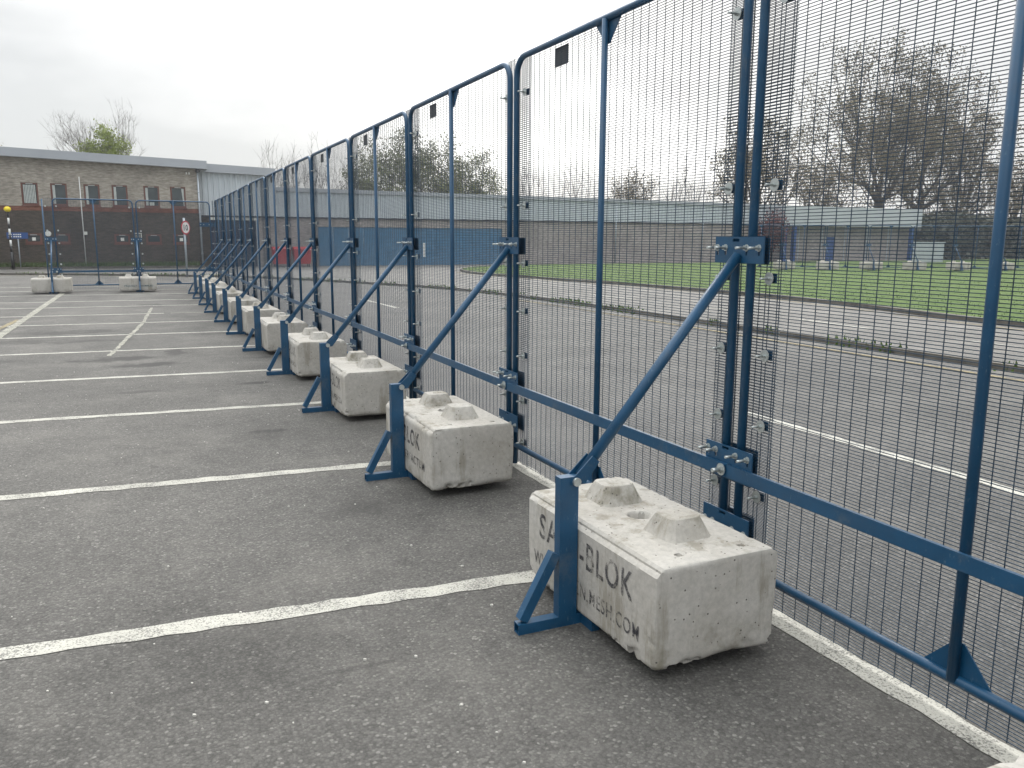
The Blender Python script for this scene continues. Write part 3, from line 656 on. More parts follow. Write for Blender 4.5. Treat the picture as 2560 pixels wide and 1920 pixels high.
for k in range(12):
    # local x = along fence, y = towards camera side; block centre 0.56 out from the fence
    dx = {1: -0.062, 2: -0.06, 0: 0.03}.get(k, -0.06 + random.uniform(-0.03, 0.03)); rr = {1: 0.012, 2: -0.004}.get(k, random.uniform(-0.02, 0.02))
    tx = None
    if k == 1: tx = [('SAFE', 0.35, 0.125, 0.245, 0.345, 'stencil', 0.012), ('-BLOK', 0.425, 0.125, -0.183, 0.345, 'stencil', 0.012), ('WWW.GREEN.MESH.COM', 0.92, 0.068, 0.015, 0.172, 'stencil', 0.004)]
    if k == 2: tx = [('SAFE-BLOK', 0.74, 0.120, 0.06, 0.335, 'stencil', 0.03), ('W.AMERFACTUM', 0.70, 0.062, -0.06, 0.185, 'stencil', 0.02)]
    if k in (3, 4): tx = [('SAFE-BLOK', 0.78, 0.120, 0.01, 0.34, 'stencil', 0.015), ('WWW.GREEN.MESH.COM', 0.85, 0.06, 0.01, 0.18, 'stencil', 0.01)]
    lab = {0: 'pale concrete block whose corner just shows at the bottom right of the photo', 1: 'large pale concrete block nearest the camera with worn black stencil lettering',
           2: 'second concrete block from the camera, chipped bottom edge and smudged lettering'}.get(k, 'pale concrete block at the %s fence stand from the camera' % ORD[k-1])
    if k == 11: lab = 'farthest concrete block along the long fence, mostly hidden by the others'
    make_block((JX[k]-0.558, JY[k]+dx, 0), PI/2+rr, BLK[k], lab, GB, tx, k)

# ------------------------------------------------------------------ crossing fence at the far end of the car park
CY = 30.9; cxs = [(-0.06, CY), (-2.50, CY), (-4.97, CY)]
for i in range(2):
    a = Vector((*cxs[i], 0)); b_ = Vector((*cxs[i+1], 0))
    make_panel((b_-a).length, a, PI, ['right-hand blue mesh panel crossing the end of the car park, speed sign behind it', 'left-hand blue mesh panel crossing the end of the car park'][i], 'mesh panels crossing the end of the car park', plate=False)
    t = empty('bracing_rail', a, PI, ['flat blue rail on the right-hand crossing panel', 'flat blue rail on the left-hand crossing panel'][i], 'rail', 'flat rails on the crossing fence')
    link('rail_bar', RAILM[sorted(RAILM)[0]], t); link('bolt', BIGBOLT, t, (2.45, 0.0585, 0.62))
for i, nm in ((1, 'middle'), (2, 'left end')):
    j = (*cxs[i], 0)
    stand(j, PI, 'blue raking stand facing the camera at the %s of the crossing fence' % nm, 'stands of the crossing fence')
    bracket(j, PI, 'lo', 'lower bracket plates at the %s of the crossing fence' % nm, 'lower brackets of the crossing fence')
    infill(j, PI, 'mesh strip with washers at the %s of the crossing fence' % nm, 'mesh strips of the crossing fence')
tag(MB().tube([(0, 0, 0.02), (0, 0, 2.95)], TR, 10).build('end_post', MT['blue'], None, (-5.21, CY, 0)), 'single blue post at the left end of the crossing fence', 'post')
infill((-0.08, 30.5, 0), PI/2, 'mesh strip closing the far corner between the two fences', 'mesh strips of the crossing fence')
bracket((-0.2, CY, 0), PI, 'lo', 'lower bracket plates at the far fence corner', 'lower brackets of the crossing fence')
stx = empty('corner_bracket', (-0.25, CY+0.02, 0), 0, 'dark blue bolted plate high on the far corner where the two fences meet', 'bracket')
link('front_plate', MB().holed(-0.22, 0.30, 2.12, 2.26, [], -0.02, 0.0, lambda u, v, d: (u, d, v)).mesh('front_plate', MT['blue']), stx)
for x in (-0.18, -0.08, 0.1, 0.24): o = link('bolt', BOLT, stx, (x, -0.02, 2.19)); o.rotation_euler = (0, 0, PI)
for (cx, lab, tx) in ((-5.0, 'plain concrete block at the left end of the crossing fence', None), (-2.55, 'concrete block with faded teal lettering under the middle of the crossing fence', [('PROUDLY  ASSEMBLED', 0.85, 0.05, -0.02, 0.20, 'stencil_teal', 0.03)])):
    make_block((cx, CY-1.45, 0), PI, 'a', lab, 'blocks of the crossing fence', tx, 4)
# the crossing stands reach further out to their blocks
for o in list(COL.objects):
    if o.name.startswith('raking_stand') and abs(o.location.y-CY) < 0.01: o.location.y -= 0.86 - 0.0

# ------------------------------------------------------------------ brick building
B0 = empty('brick_building', (0, 53.5, 0), 0, 'two-storey brown brick building with six upper windows and a grey metal roof edge', 'building')
X0, X1 = -22.0, 1.18
UW = [(-8.11, -7.29), (-6.68, -5.86), (-5.02, -4.21), (-3.58, -2.76), (-1.91, -1.07), (-0.47, 0.37)]
UW = [(-21.0, -20.2), (-19.2, -18.4), (-17.5, -16.7), (-15.8, -15.0), (-13.0, -12.2), (-11.2, -10.4)] + UW
LW = [(-19.9, -19.1), (-17.4, -16.6), (-13.2, -12.4), (-11.0, -10.2), (-8.13, -7.30), (-6.71, -5.91), (-3.64, -2.80), (-1.95, -1.11), (-0.47, 0.43)]
def wall(name, m, x0, x1, z0, z1, holes, parent, th=0.25, y=0.0): return MB().holed(x0, x1, z0, z1, holes, 0, th, lambda u, v, d: (u, y+d, v)).build(name, m, parent)
def roofz(x): return 5.79 - 0.031*(x-1.2)
wall('lower_wall', MT['brick_lo'], X0, X1, 0.0, 3.21, [(a, b_, 1.38, 1.96) for a, b_ in LW], B0)
MB().box(X0, X1+0.002, -0.012, 0.25, 3.21, 3.46).build('brick_band', MT['brick_band'], B0)
w = MB(); w.holed(X0, X1, 3.46, 5.6, [(a, b_, 3.50, 4.73) for a, b_ in UW], 0, 0.25, lambda u, v, d: (u, d, v))
w.prism([(X0, 5.6), (X1, 5.6), (X1, roofz(X1)+.1), (X0, roofz(X0)+.1)], 0, 0.25, lambda u, v, d: (u, d, v)); w.build('upper_wall', MT['brick_hi'], B0)
MB().box(X1-0.25, X1, 0.25, 12, 0, 5.6).build('side_wall', MT['brick_lo'], B0)
rf = MB(); rf.prism([(X0-0.5, roofz(X0)), (1.62, roofz(1.62)), (1.62, roofz(1.62)+0.47), (X0-0.5, roofz(X0)+0.47)], -0.45, 14, lambda u, v, d: (u, d, v)); ro = rf.build('roof', MT['fascia'], B0)
for x in np.arange(X0, 1.5, 3.0): MB().beam((x, -0.456, roofz(x)+0.0), (x, -0.456, roofz(x)+0.47), 0.012, 0.012).build('joint_strip', MT['fascia'], ro)
for wi, (a, b_) in enumerate(UW + LW):
    up = wi < len(UW); z0, z1 = (3.50, 4.73) if up else (1.38, 1.96); ft = 0.085 if up else 0.11
    fr = MB().holed(a, b_, z0, z1, [(a+ft, b_-ft, z0+ft+0.02, z1-ft)], 0.035, 0.11, lambda u, v, d: (u, d, v)).build('window', MT['winframe'], B0)
    MB().box(a+ft, b_-ft, 0.075, 0.085, z0+ft+0.02, z1-ft).build('pane', MT['glass'], fr)
    MB().box((a+b_)/2-0.17, (a+b_)/2+0.17, 0.020, 0.034, z1-ft+0.012, z1-ft+0.045).build('vent', MT['blind'], fr)
    MB().box(a-0.04, b_+0.04, -0.05, 0.05, z0-0.045, z0-0.003).build('sill', MT['winframe'], fr)
    if up:
        bl = MB(); real = wi-6
        if real == 0:
            xs = np.arange(a+ft+0.02, b_-ft-0.03, 0.075); [bl.box(x, x+0.055, 0.060, 0.070, z0+ft+0.04, z1-ft-0.03) for x in xs]
        elif real == 5: bl.prism([(b_-ft-0.14, z1-ft-.02), (b_-ft-0.01, z1-ft-.02), (b_-ft-0.01, z0+ft+.02), (b_-ft-0.05, z0+ft+.02)], 0.062, 0.070, lambda u, v, d: (u, d, v))
        else:
            bl.box(a+ft+0.01, a+ft+0.14, 0.060, 0.070, z0+ft+0.03, z1-ft-0.02)
            if real == 4: bl.box(a+ft+0.20, a+ft+0.45, 0.060, 0.070, z0+ft+0.03, z0+ft+0.22)
        bl.build('blind', MT['blind'], fr)
    elif (wi-len(UW)) in (4, 6, 8):
        c = (a+b_)/2; lb = MB().box(c-0.09, c+0.09, 0.060, 0.070, 1.56, 1.74).build('window_label', MT['paper'], fr)
        q = MB().holed(c-0.035, c+0.035, 1.61, 1.69, [(c-0.012, c+0.012, 1.62, 1.645), (c-0.012, c+0.012, 1.655, 1.68)], 0.055, 0.058, lambda u, v, d: (u, d, v))
tag(MB().tube([(-5.2, 53.40, 5.12), (-5.2, 53.40, 0.15)], 0.024, 8).build('drain_pipe', MT['whitep']), 'thin white pole standing against the brick wall', 'pole')
dp = empty('drain_pipe', (1.10, 53.38, 0), 0, 'pale grey downpipe on the right corner of the brick building', 'downpipe')
MB().tube([(0, 0, 5.9), (0, 0, 0.1)], 0.055, 10).build('pipe', MT['galv'], dp)
for z in (0.8, 2.0, 3.2, 4.4): MB().tube([(0, 0, z), (0, 0, z+0.06)], 0.068, 10).build('collar', MT['galv'], dp)
MB().box(-0.10, 0.12, -0.14, 0.10, 5.60, 5.88).build('hopper', MT['ink'], dp)
tag(MB().box(-5.20, -5.02, 53.43, 53.50, 1.90, 2.08).build('wall_light', MT['paper']), 'small square pale light on the dark brick wall', 'wall light')
tag(MB().box(0.45, 0.52, 53.44, 53.5, 5.46, 5.58).box(0.60, 0.67, 53.44, 53.5, 5.46, 5.58).build('wall_box', MT['paper']), 'tiny pale twin box high on the buff brick wall', 'wall box')
t = empty('wall_lamp', (-6.98, 53.42, 1.95), 0, 'round pale lamp on the dark wall left of the crossing fence', 'wall lamp')
MB().tube([(0, -0.10, 0), (0, 0.08, 0)], 0.15, 20).build('lamp_cover', MT['paper'], t); MB().box(-0.04, 0.04, -0.02, 0.08, -0.38, -0.24).build('switch_box', MT['paper'], t)
t = empty('wall_vent', (-2.38, 53.44, 1.83), 0, 'white louvred vent on the dark wall above the middle stand', 'vent')
MB().holed(-0.20, 0.20, -0.19, 0.19, [(-0.17, 0.17, -0.16, 0.16)], -0.03, 0.06, lambda u, v, d: (u, d, v)).build('frame', MT['paper'], t)
for i in range(5): MB().beam((-0.17, -0.01, -0.13+i*0.065), (0.17, -0.01, -0.13+i*0.065), 0.045, 0.010).build('slat', MT['paper'], t)

# ------------------------------------------------------------------ warehouse
W0 = empty('warehouse', (0, 54.0, 0), 0, 'long low warehouse with pale grey metal cladding over brick behind the long fence', 'building')
def corrugated(name, x0, x1, z0, z1, parent, m, pitch=0.30, depth=0.05, y=-0.06, ztop=None):
    c = MB(); V = []; n = int((x1-x0)/pitch)
    xs = []
    for i in range(n):
        b_ = x0+i*pitch; xs += [(b_, 0), (b_+pitch*0.42, 0), (b_+pitch*0.52, depth), (b_+pitch*0.90, depth)]
    xs.append((x1, 0))
    k = len(xs); zt = ztop or (lambda x: z1); V = [(x, y-d+0.0, z0) for x, d in xs] + [(x, y-d, zt(x)) for x, d in xs]
    c.add(V, [(i, i+1, k+i+1, k+i) for i in range(k-1)]); return c.build(name, m, parent)
def hz(x): return 6.15 - 0.035*(x-1.65)
MB().box(1.19, 1.695, -0.06, -0.003, 0, 3.015).build('dark_brick_pier', MT['brick_lo'], W0)
MB().holed(1.18, 62.0, 0.0, 3.12, [(1.70, 4.38, 0, 2.83), (8.2, 21.2, 0.0, 2.5), (51.7, 52.6, 0, 2.1)], 0.0, 0.3, lambda u, v, d: (u, d, v)).build('brick_wall', MT['brick_wh'], W0)
corrugated('cladding', 1.2, 5.60, 3.12, 5.7, W0, MT['clad'], 0.32, 0.05)
MB().prism([(1.2, hz(1.2)-0.5), (5.66, hz(5.66)-0.45), (5.66, hz(5.66)), (1.66, hz(1.66)), (1.2, hz(1.2))], -0.35, 12, lambda u, v, d: (u, d, v)).build('high_roof', MT['fascia'], W0)
MB().box(5.55, 5.65, -0.05, 11, 3.1, 5.6).build('gable_side', MT['clad'], W0)
def lz(x): return 4.90 - 0.0055*(x-5.6)
corrugated('cladding', 5.66, 45.9, 3.10, 4.7, W0, MT['clad'], 0.30, 0.05, ztop=lambda x: lz(x)-0.20)
MB().prism([(5.66, lz(5.66)-0.24), (45.9, lz(45.9)-0.24), (45.9, lz(45.9)), (5.66, lz(5.66))], -0.18, 12, lambda u, v, d: (u, d, v)).build('low_roof', MT['fascia'], W0)
MB().box(1.2, 62.0, -0.10, -0.002, 3.02, 3.098).build('drip_rail', MT['ink'], W0)
for x in (7.9, 21.6, 30.5, 38.5): MB().tube([(x, -0.08, 4.6), (x, -0.08, 0.05)], 0.05, 8).build('downpipe', MT['galv'], W0)
MB().prism([(45.95, 2.98), (62.0, 3.02), (62.0, 4.58), (45.95, 4.60)], -0.9, 10, lambda u, v, d: (u, d, v)).build('deep_fascia', MT['clad2'], W0)
dr = MB(); dr.box(1.70, 4.38, 0.10, 0.16, 0, 2.83); dr = dr.build('roller_door', MT['navy'], W0)
for i in range(28): MB().beam((1.71, 0.092, 0.06+i*0.1), (4.37, 0.092, 0.06+i*0.1), 0.03, 0.075).build('slat', MT['navy'], dr)
MB().box(1.55, 4.50, -0.04, -0.002, 2.85, 3.01).build('door_lintel', MT['paper'], W0)
MB().box(4.385, 4.47, -0.06, -0.003, 0, 2.84).build('door_jamb', MT['galv'], W0)
for i in range(13):
    x = 8.2+i; d_ = MB().box(x+0.01, x+0.99, 0.06, 0.12, 0, 2.5).build('blue_door', MT['blue_door'], W0)
    for k in range(3): MB().box(x+0.08+k*0.30, x+0.14+k*0.30, 0.03, 0.0595, 0.05, 2.45).build('rib', MT['blue_door'], d_)
MB().box(15.3, 15.45, 0.02, 0.055, 0.55, 1.5).build('notice_board', MT['paper'], W0)
MB().box(51.7, 52.6, 0.05, 0.10, 0, 2.1).build('blue_side_door', MT['signblue'], W0)
for x in (46.2, 47.2, 60.9): MB().box(x, x+0.30, -0.85, -0.55, 0, 2.97).build('column', MT['signblue'], W0)
for x in np.arange(48.5, 60, 2.6): MB().box(x, x+0.07, -0.05, -0.003, 0, 2.97).build('pilaster', MT['galv'], W0)
# big red bins
def bin_(x, label):
    t = empty('wheeled_bin', (x, 52.6, 0), 0, label, 'bin', 'red bins by the warehouse wall'); t.scale = (0.78, 0.8, 0.97)
    b_ = MB(); 
    vs = [(-0.60,-0.42,0.20),(0.60,-0.42,0.20),(0.60,0.42,0.20),(-0.60,0.42,0.20),(-0.68,-0.50,1.10),(0.68,-0.50,1.10),(0.68,0.50,1.10),(-0.68,0.50,1.10)]
    b_.add(vs, [(0,3,2,1),(4,5,6,7),(0,1,5,4),(1,2,6,5),(2,3,7,6),(3,0,4,7)]); b_.box(-0.71, 0.71, -0.53, 0.53, 1.06, 1.12); b_.build('body', MT['red'], t)
    lid = MB(); lid.smooth = True; n = 8; pr = [(-0.54, 1.12)] + [(-0.54*math.cos(PI*i/n), 1.12+0.16*math.sin(PI*i/n)) for i in range(1, n)] + [(0.54, 1.12)]; lid.smooth = False
    lid.prism(pr, -0.70, 0.70, lambda u, v, d: (d, u, v)); lid.build('lid', MT['red'], t)
    for sx in (-0.5, 0.5):
        for sy in (-0.36, 0.36): MB().tube([(sx-0.03, sy, 0.10), (sx+0.03, sy, 0.10)], 0.10, 12).build('wheel', MT['rubber'], t)
    MB().box(-0.08, 0.10, -0.462, -0.452, 0.72, 0.86).build('sticker', MT['paper'], t)
    return t
bin_(5.62, 'left of the two big red wheeled bins against the warehouse wall'); bin_(6.88, 'right of the two big red wheeled bins against the warehouse wall')

# ------------------------------------------------------------------ street furniture
t = empty('belisha_beacon', (-8.72, 52.4, 0.0), 0, 'black and white striped beacon pole with an amber globe', 'beacon')
MB().tube([(0,0,0),(0,0,0.95)], 0.085, 14).build('base_tube', MT['black'], t)
z = 0.95
for i, (h, mm) in enumerate(((0.32, 'black'), (0.32, 'whitep'), (0.28, 'black'), (0.32, 'whitep'), (0.26, 'black'), (0.32, 'whitep'), (0.32, 'black'))):
    MB().tube([(0,0,z),(0,0,z+h)], 0.052, 12).build('band', MT[mm], t); z += h
gl = MB(); gl.smooth = True; R_ = 0.18; V = []; Fc = []
for i in range(9):
    for k in range(14): a = PI*i/8; V.append((R_*math.sin(a)*math.cos(2*PI*k/14), R_*math.sin(a)*math.sin(2*PI*k/14), -R_*0.85*math.cos(a)))
for i in range(8):
    for k in range(14): Fc.append((i*14+k, i*14+(k+1) % 14, (i+1)*14+(k+1) % 14, (i+1)*14+k))
gl.add(V, Fc); gl.build('globe', MT['amber'], t, (0, 0, z+0.14))
t = empty('blue_direction_sign', (-8.32, 52.9, 1.83), 0, 'small blue sign with two lines of white lettering behind the striped pole', 'sign')
MB().box(-0.62, 0.40, -0.02, 0.02, -0.17, 0.17).build('board', MT['signblue'], t); MB().tube([(-0.1, 0.04, -1.83), (-0.1, 0.04, 0.15)], 0.03, 8).build('post', MT['galv'], t)
for z_ in (0.06, -0.06):
    for x in (-0.52, -0.44, -0.30, -0.20, -0.10, 0.0): MB().box(x, x+0.07, -0.026, -0.0205, z_-0.03, z_+0.03).build('lettering', MT['whitep'], t)

t = empty('speed_limit_sign', (-0.50, 40.1, 0), 0, 'round speed limit sign reading 10 on a grey pole behind the crossing fence', 'sign')
MB().tube([(0,0,0),(0,0,2.62)], 0.045, 12).build('pole', MT['galv'], t)
hd = empty('sign_face', (0, 0, 0)); hd.parent = t
def disc_mesh(r, y0, y1, m, name): return MB().tube([(0, y0, 0), (0, y1, 0)], r, 28, smooth=False).mesh(name, m)
ang = math.radians(50)
for nm, r, y0, y1, mt in (('red_rim', 0.31, -0.070, -0.062, 'signred'), ('white_face', 0.245, -0.0765, -0.0705, 'whitep')):
    o = link(nm, disc_mesh(r, y0, y1, MT[mt], nm), t, (0, 0, 2.19)); o.rotation_euler = (0, 0, ang)
bpy.data.objects.remove(hd)
o = link('lettering', text_mesh('10', 0.30, 0.27, MT['ink'], 'lettering', 0.035), t); o.rotation_euler = (PI/2, 0, ang); o.location = (math.sin(ang)*0.079, -math.cos(ang)*0.079, 2.19)

# utility cabinet behind the far fence
t = empty('utility_cabinet', (48.8, 41.5, 0.3), math.radians(-24), 'pale grey utility cabinet on the grass behind the far fence', 'cabinet')
MB().box(-0.9, 0.9, -0.4, 0.4, 0.0, 1.35).build('cabinet_body', MT['clad2'], t); MB().box(-0.95, 0.95, -0.45, 0.45, 1.35, 1.41).build('lid', MT['clad'], t)
for x in (-0.88, 0.01): MB().box(x, x+0.86, -0.42, -0.402, 0.05, 1.30).build('door', MT['clad2'], t)

# ------------------------------------------------------------------ far fence on the bank
D = Vector((0.905, -0.425, 0)).normalized(); fa = Vector((29.0, 38.0, 0.10)); rzf = math.atan2(-D.y, -D.x)
GF = 'small blue mesh panels of the far fence on the grass'
P_far = 2.46; WHO = ['left-most', 'second from the left', 'third from the left', 'fourth from the left', 'fifth from the left', 'sixth from the left', 'seventh from the left', 'eighth from the left']
def coarse_panel(w, H_):
    return make_panel
far_wire = MB(); n = int(2.4/0.045)
for i in range(n): far_wire.box(0.05, P_far-0.05, -0.027, -0.024, 0.05+i*0.045, 0.053+i*0.045)
for i in range(32): far_wire.box(0.05+i*0.0762, 0.053+i*0.0762, -0.03, -0.027, 0.04, 2.5)
far_wire = far_wire.mesh('wire_mesh', MT['wire'])
ff, fc_, fg1, fg2 = frame_mesh(P_far, 2.52), centre_mesh(P_far, 2.52), gusset_mesh(P_far, 2.52, True), gusset_mesh(P_far, 2.52, False)
for i in range(8):
    j = fa + D*(P_far*(i+1))           # right end of panel i; local x runs left
    t = empty('fence_panel', j, rzf, 'blue mesh panel of the far fence on the grass, ' + WHO[i], 'fence panel', GF)
    link('frame', ff, t); link('centre_post', fc_, t); link('gusset', fg1, t); link('gusset', fg2, t); tag(link('wire_mesh', far_wire, t), kind='stuff')
    if i >= 1:
        b0 = fa + D*(P_far*i)
        s = stand(b0, rzf, 'blue raking stand of the far fence on the grass, %s' % WHO[i-1], 'stands of the far fence'); s.scale = (1, 1, 0.86)
        n_ = Vector((math.cos(rzf+PI/2), math.sin(rzf+PI/2), 0))
        make_block(b0 + n_*0.56, rzf+random.uniform(-.04, .04), 'c', 'concrete block of the far fence on the grass, %s' % WHO[i-1], 'blocks of the far fence', None, i)

# ------------------------------------------------------------------ trees
def tree(name, loc, label, group=None, H_=12, spread=0.55, stems=1, levels=5, r0=0.22, seed=1, bark='bark', leaf=None, nleaf=6, lsize=0.12, kids=(3, 3, 3, 3, 2), lenf=0.66, up=0.35, trunk_f=0.3, twig=0.013, lean=(0, 0), lspread=0.35, crown_r=None):
    rnd = random.Random(seed); T = MB(); C = MB(); LV = []; LS = []
    def grow(p, d, ln, r, lv):
        pts = [p.copy()]; nseg = 4 if lv < 2 else 3; rs = [r]
        for s in range(nseg):
            d = (d + Vector((rnd.gauss(0, .12), rnd.gauss(0, .12), rnd.gauss(0, .08)+up*0.10))).normalized(); p = p + d*(ln/nseg); pts.append(p.copy()); rs.append(max(twig*0.7, r*(1-0.45*(s+1)/nseg)))
        (T if lv <= 1 else C).tube(pts, rs, 6 if lv == 0 else 4 if lv < 3 else 3, caps=False)
        if lv == levels-1 and nleaf:
            for q in pts[1:]:
                for _ in range(nleaf//2): LV.append(q + Vector((rnd.gauss(0, lspread), rnd.gauss(0, lspread), rnd.gauss(0, lspread))))
        if lv >= levels:
            for q in pts[1:]:
                for _ in range(nleaf):
                    LV.append(q + Vector((rnd.gauss(0, lspread), rnd.gauss(0, lspread), rnd.gauss(0, lspread))))
            return
        k = kids[min(lv, len(kids)-1)]
        for c in range(k):
            f = 1.0 if c == 0 else rnd.uniform(0.35, 0.95); i = min(len(pts)-2, int(f*(len(pts)-1))); q = pts[i].lerp(pts[i+1], f*(len(pts)-1)-i) if f < 1 else pts[-1]
            ax = Vector((rnd.gauss(0, 1), rnd.gauss(0, 1), rnd.gauss(0, 0.5))).normalized(); sp = spread*(0.5 if c == 0 else 1.15)*rnd.uniform(0.7, 1.3)
            nd = (d + ax*sp + Vector((0, 0, up*0.45))).normalized()
            grow(q, nd, ln*lenf*rnd.uniform(0.8, 1.2), max(twig, rs[-1]*(0.85 if c == 0 else 0.62)), lv+1)
    for s in range(stems):
        a = 2*PI*s/stems + rnd.random(); off = Vector((math.cos(a), math.sin(a), 0))*(0.25*(stems > 1))
        grow(off, Vector((lean[0]+off.x*1.0, lean[1]+off.y*1.0, 1)).normalized(), H_*trunk_f*(1 if stems == 1 else rnd.uniform(.85, 1.1)), r0, 0)
    # fit overall height
    zs = [v[2] for v in C.v]; k = H_/max(zs); 
    for mb in (T, C): mb.v = [(x*k, y*k, z_*k) for x, y, z_ in mb.v]
    LV2 = [q*k for q in LV]
    t = empty(name, loc, 0, label, 'tree', group); T.build('trunk', MT[bark], t); tag(C.build('branches', MT[bark], t), kind='stuff')
    if leaf and LV2:
        n_ = len(LV2); P = np.array([tuple(q) for q in LV2]); rs = np.random.RandomState(seed)
        a = rs.randn(n_, 3); a /= np.linalg.norm(a, axis=1)[:, None]; b_ = np.cross(a, rs.randn(n_, 3)); b_ /= np.linalg.norm(b_, axis=1)[:, None]; s = lsize*(0.5+rs.rand(n_))[:, None]
        V = np.empty((n_*4, 3)); V[0::4] = P-a*s*0.5; V[1::4] = P+b_*s*0.28; V[2::4] = P+a*s*0.5; V[3::4] = P-b_*s*0.28
        me = bpy.data.meshes.new('leaves'); me.from_pydata(V.tolist(), [], np.arange(n_*4).reshape(-1, 4).tolist()); me.materials.append(MT[leaf]); tag(link('leaves', me, t), kind='stuff')
    return t
def crown_tree(name, loc, label, group, centre, radii, nt_, trunks=((0, 0),), r_tip=0.02, seed=1, bark='bark', leaf=None, nleaf=10, lsize=0.2, lspread=0.5, fork=0.35, power=0.5, rough=0.35, k_path=0.45, base_h=None, shell=0.5, twigs=3, twig_l=0.8, zsc=0.6):
    rnd = random.Random(seed); O = Vector((seed*7.7, seed*3.3, 1)); c = Vector(centre); R3 = Vector(radii)
    tg = []
    while len(tg) < nt_:
        d = Vector((rnd.gauss(0, 1), rnd.gauss(0, 1), rnd.gauss(0, 1))).normalized(); rr = rnd.random()**shell
        m_ = 1 + rough*mnoise.noise(d*2.2+O) + 0.5*rough*mnoise.noise(d*5+O)
        p = Vector((d.x*R3.x, d.y*R3.y, d.z*R3.z))*rr*m_ + c
        if mnoise.noise(p*0.42/(R3.x/10+0.2)+O) < -0.10: continue
        if p.z < (base_h or 0): continue
        tg.append(p)
    nodes = []; par = []; path = []
    bz = c.z - R3.z*0.55
    for (tx, ty) in trunks:
        b0 = Vector((tx, ty, 0)); prev = -1; top = max(1.0, bz*fork*2)
        for i in range(6):
            f = i/5; nodes.append(b0 + Vector((0.15*math.sin(i+seed), 0.1*math.cos(i*2+seed), top*f)) + (Vector((c.x-tx, c.y-ty, 0))*0.10*f*f)); par.append(prev); prev = len(nodes)-1; path.append(top*f*0.3)
    tg.sort(key=lambda p: min((p-Vector((tx, ty, bz*fork*2))).length for tx, ty in trunks))
    NP = np.zeros((len(nodes)+nt_*4+10, 3)); PP = np.zeros(len(NP)); n = len(nodes); NP[:n] = [tuple(q) for q in nodes]; PP[:n] = path; ok = np.ones(len(NP), bool)
    for i in range(n):
        if i % 6 < 3: ok[i] = False
    tips = []
    for p in tg:
        df = NP[:n]-np.array(p); df[:, 2] *= zsc; d = np.sqrt((df**2).sum(1)); up = np.clip(NP[:n, 2]-p.z+0.5, 0, None)*0.8
        cost = d + PP[:n]*k_path + up + (~ok[:n])*1e3; j = int(cost.argmin()); q = Vector(NP[j]); L0 = (p-q).length
        k = max(1, min(4, int(L0/0.9))); prev = j
        for i in range(1, k+1):
            f = i/k; w = q.lerp(p, f) + Vector((rnd.gauss(0, .05), rnd.gauss(0, .05), rnd.gauss(0, .04) - 0.10*L0*f*(1-f)*2))*(1 if i < k else 0)*L0*0.35
            nodes.append(w); par.append(prev); NP[n] = tuple(w); PP[n] = PP[prev] + (w-Vector(NP[prev])).length; prev = n; n += 1
        tips.append(prev)
    cnt = [0]*len(nodes)
    for t_ in tips: cnt[t_] += 1
    for i in range(len(nodes)-1, -1, -1):
        if par[i] >= 0: cnt[par[i]] += cnt[i]
    T = MB(); C = MB()
    for i in range(len(nodes)):
        if par[i] < 0: continue
        ra = r_tip*max(1, cnt[par[i]])**power; rb = r_tip*max(1, cnt[i])**power; big = cnt[i] > max(14, nt_*0.05)
        (T if big else C).tube([nodes[par[i]], nodes[i]], [min(ra, rb*1.35), rb], 7 if big else 3, caps=False)
    LV = []
    for t_ in tips:
        p = nodes[t_]; d0 = (p - nodes[par[t_]]).normalized() if par[t_] >= 0 else Vector((0, 0, 1))
        for _ in range(twigs):
            e = p + (d0 + Vector((rnd.gauss(0, .6), rnd.gauss(0, .6), rnd.gauss(0.25, .45)))).normalized()*twig_l*rnd.uniform(.5, 1.2); C.tube([p, e], [r_tip*0.8, r_tip*0.45], 3, caps=False)
            if nleaf:
                for _ in range(nleaf): LV.append(p.lerp(e, rnd.uniform(0.1, 1.15)) + Vector((rnd.gauss(0, lspread), rnd.gauss(0, lspread), rnd.gauss(0, lspread))))
    t = empty(name, loc, 0, label, 'tree', group); tag(T.build('trunk', MT[bark], t)); tag(C.build('branches', MT[bark], t), kind='stuff')
    if leaf and LV:
        n_ = len(LV); P = np.array([tuple(q) for q in LV]); rs = np.random.RandomState(seed)
        a = rs.randn(n_, 3); a /= np.linalg.norm(a, axis=1)[:, None]; b_ = np.cross(a, rs.randn(n_, 3)); b_ /= np.linalg.norm(b_, axis=1)[:, None]; s = lsize*(0.5+rs.rand(n_))[:, None]
        V = np.empty((n_*4, 3)); V[0::4] = P-a*s*0.5; V[1::4] = P+b_*s*0.28; V[2::4] = P+a*s*0.5; V[3::4] = P-b_*s*0.28
        me = bpy.data.meshes.new('leaves'); me.from_pydata(V.tolist(), [], np.arange(n_*4).reshape(-1, 4).tolist()); me.materials.append(MT[leaf]); tag(link('leaves', me, t), kind='stuff')
    return t
BG = 'bare trees behind the warehouse roof'; GR = 'large trees at the right'
crown_tree('large_tree', (66.4, 62, 0), 'biggest tree, wide rounded brown-leaved crown seen through the nearest mesh panel', GR, (-0.6, 0, 12.6), (8.8, 6, 8.5), 600, ((0, 0),), 0.0205, 3, 'bark', 'leaf_br', 13, 0.21, 0.34, base_h=5.0)
crown_tree('large_tree', (73.4, 62.5, 0), 'tall brown-leaved tree just right of the biggest tree', GR, (0.8, 0, 11.9), (8.6, 6, 8.4), 480, ((-0.6, 0),), 0.0205, 14, 'bark', 'leaf_br', 12, 0.21, 0.34, base_h=4.0)
crown_tree('large_tree', (80.3, 63.5, 0), 'lower rounded brown-leaved tree left of the nearest centre post', GR, (0.5, 0, 8.6), (6.2, 5, 7.2), 340, ((0, 0),), 0.022, 25, 'bark', 'leaf_br', 8, 0.21, 0.34, base_h=3.5)
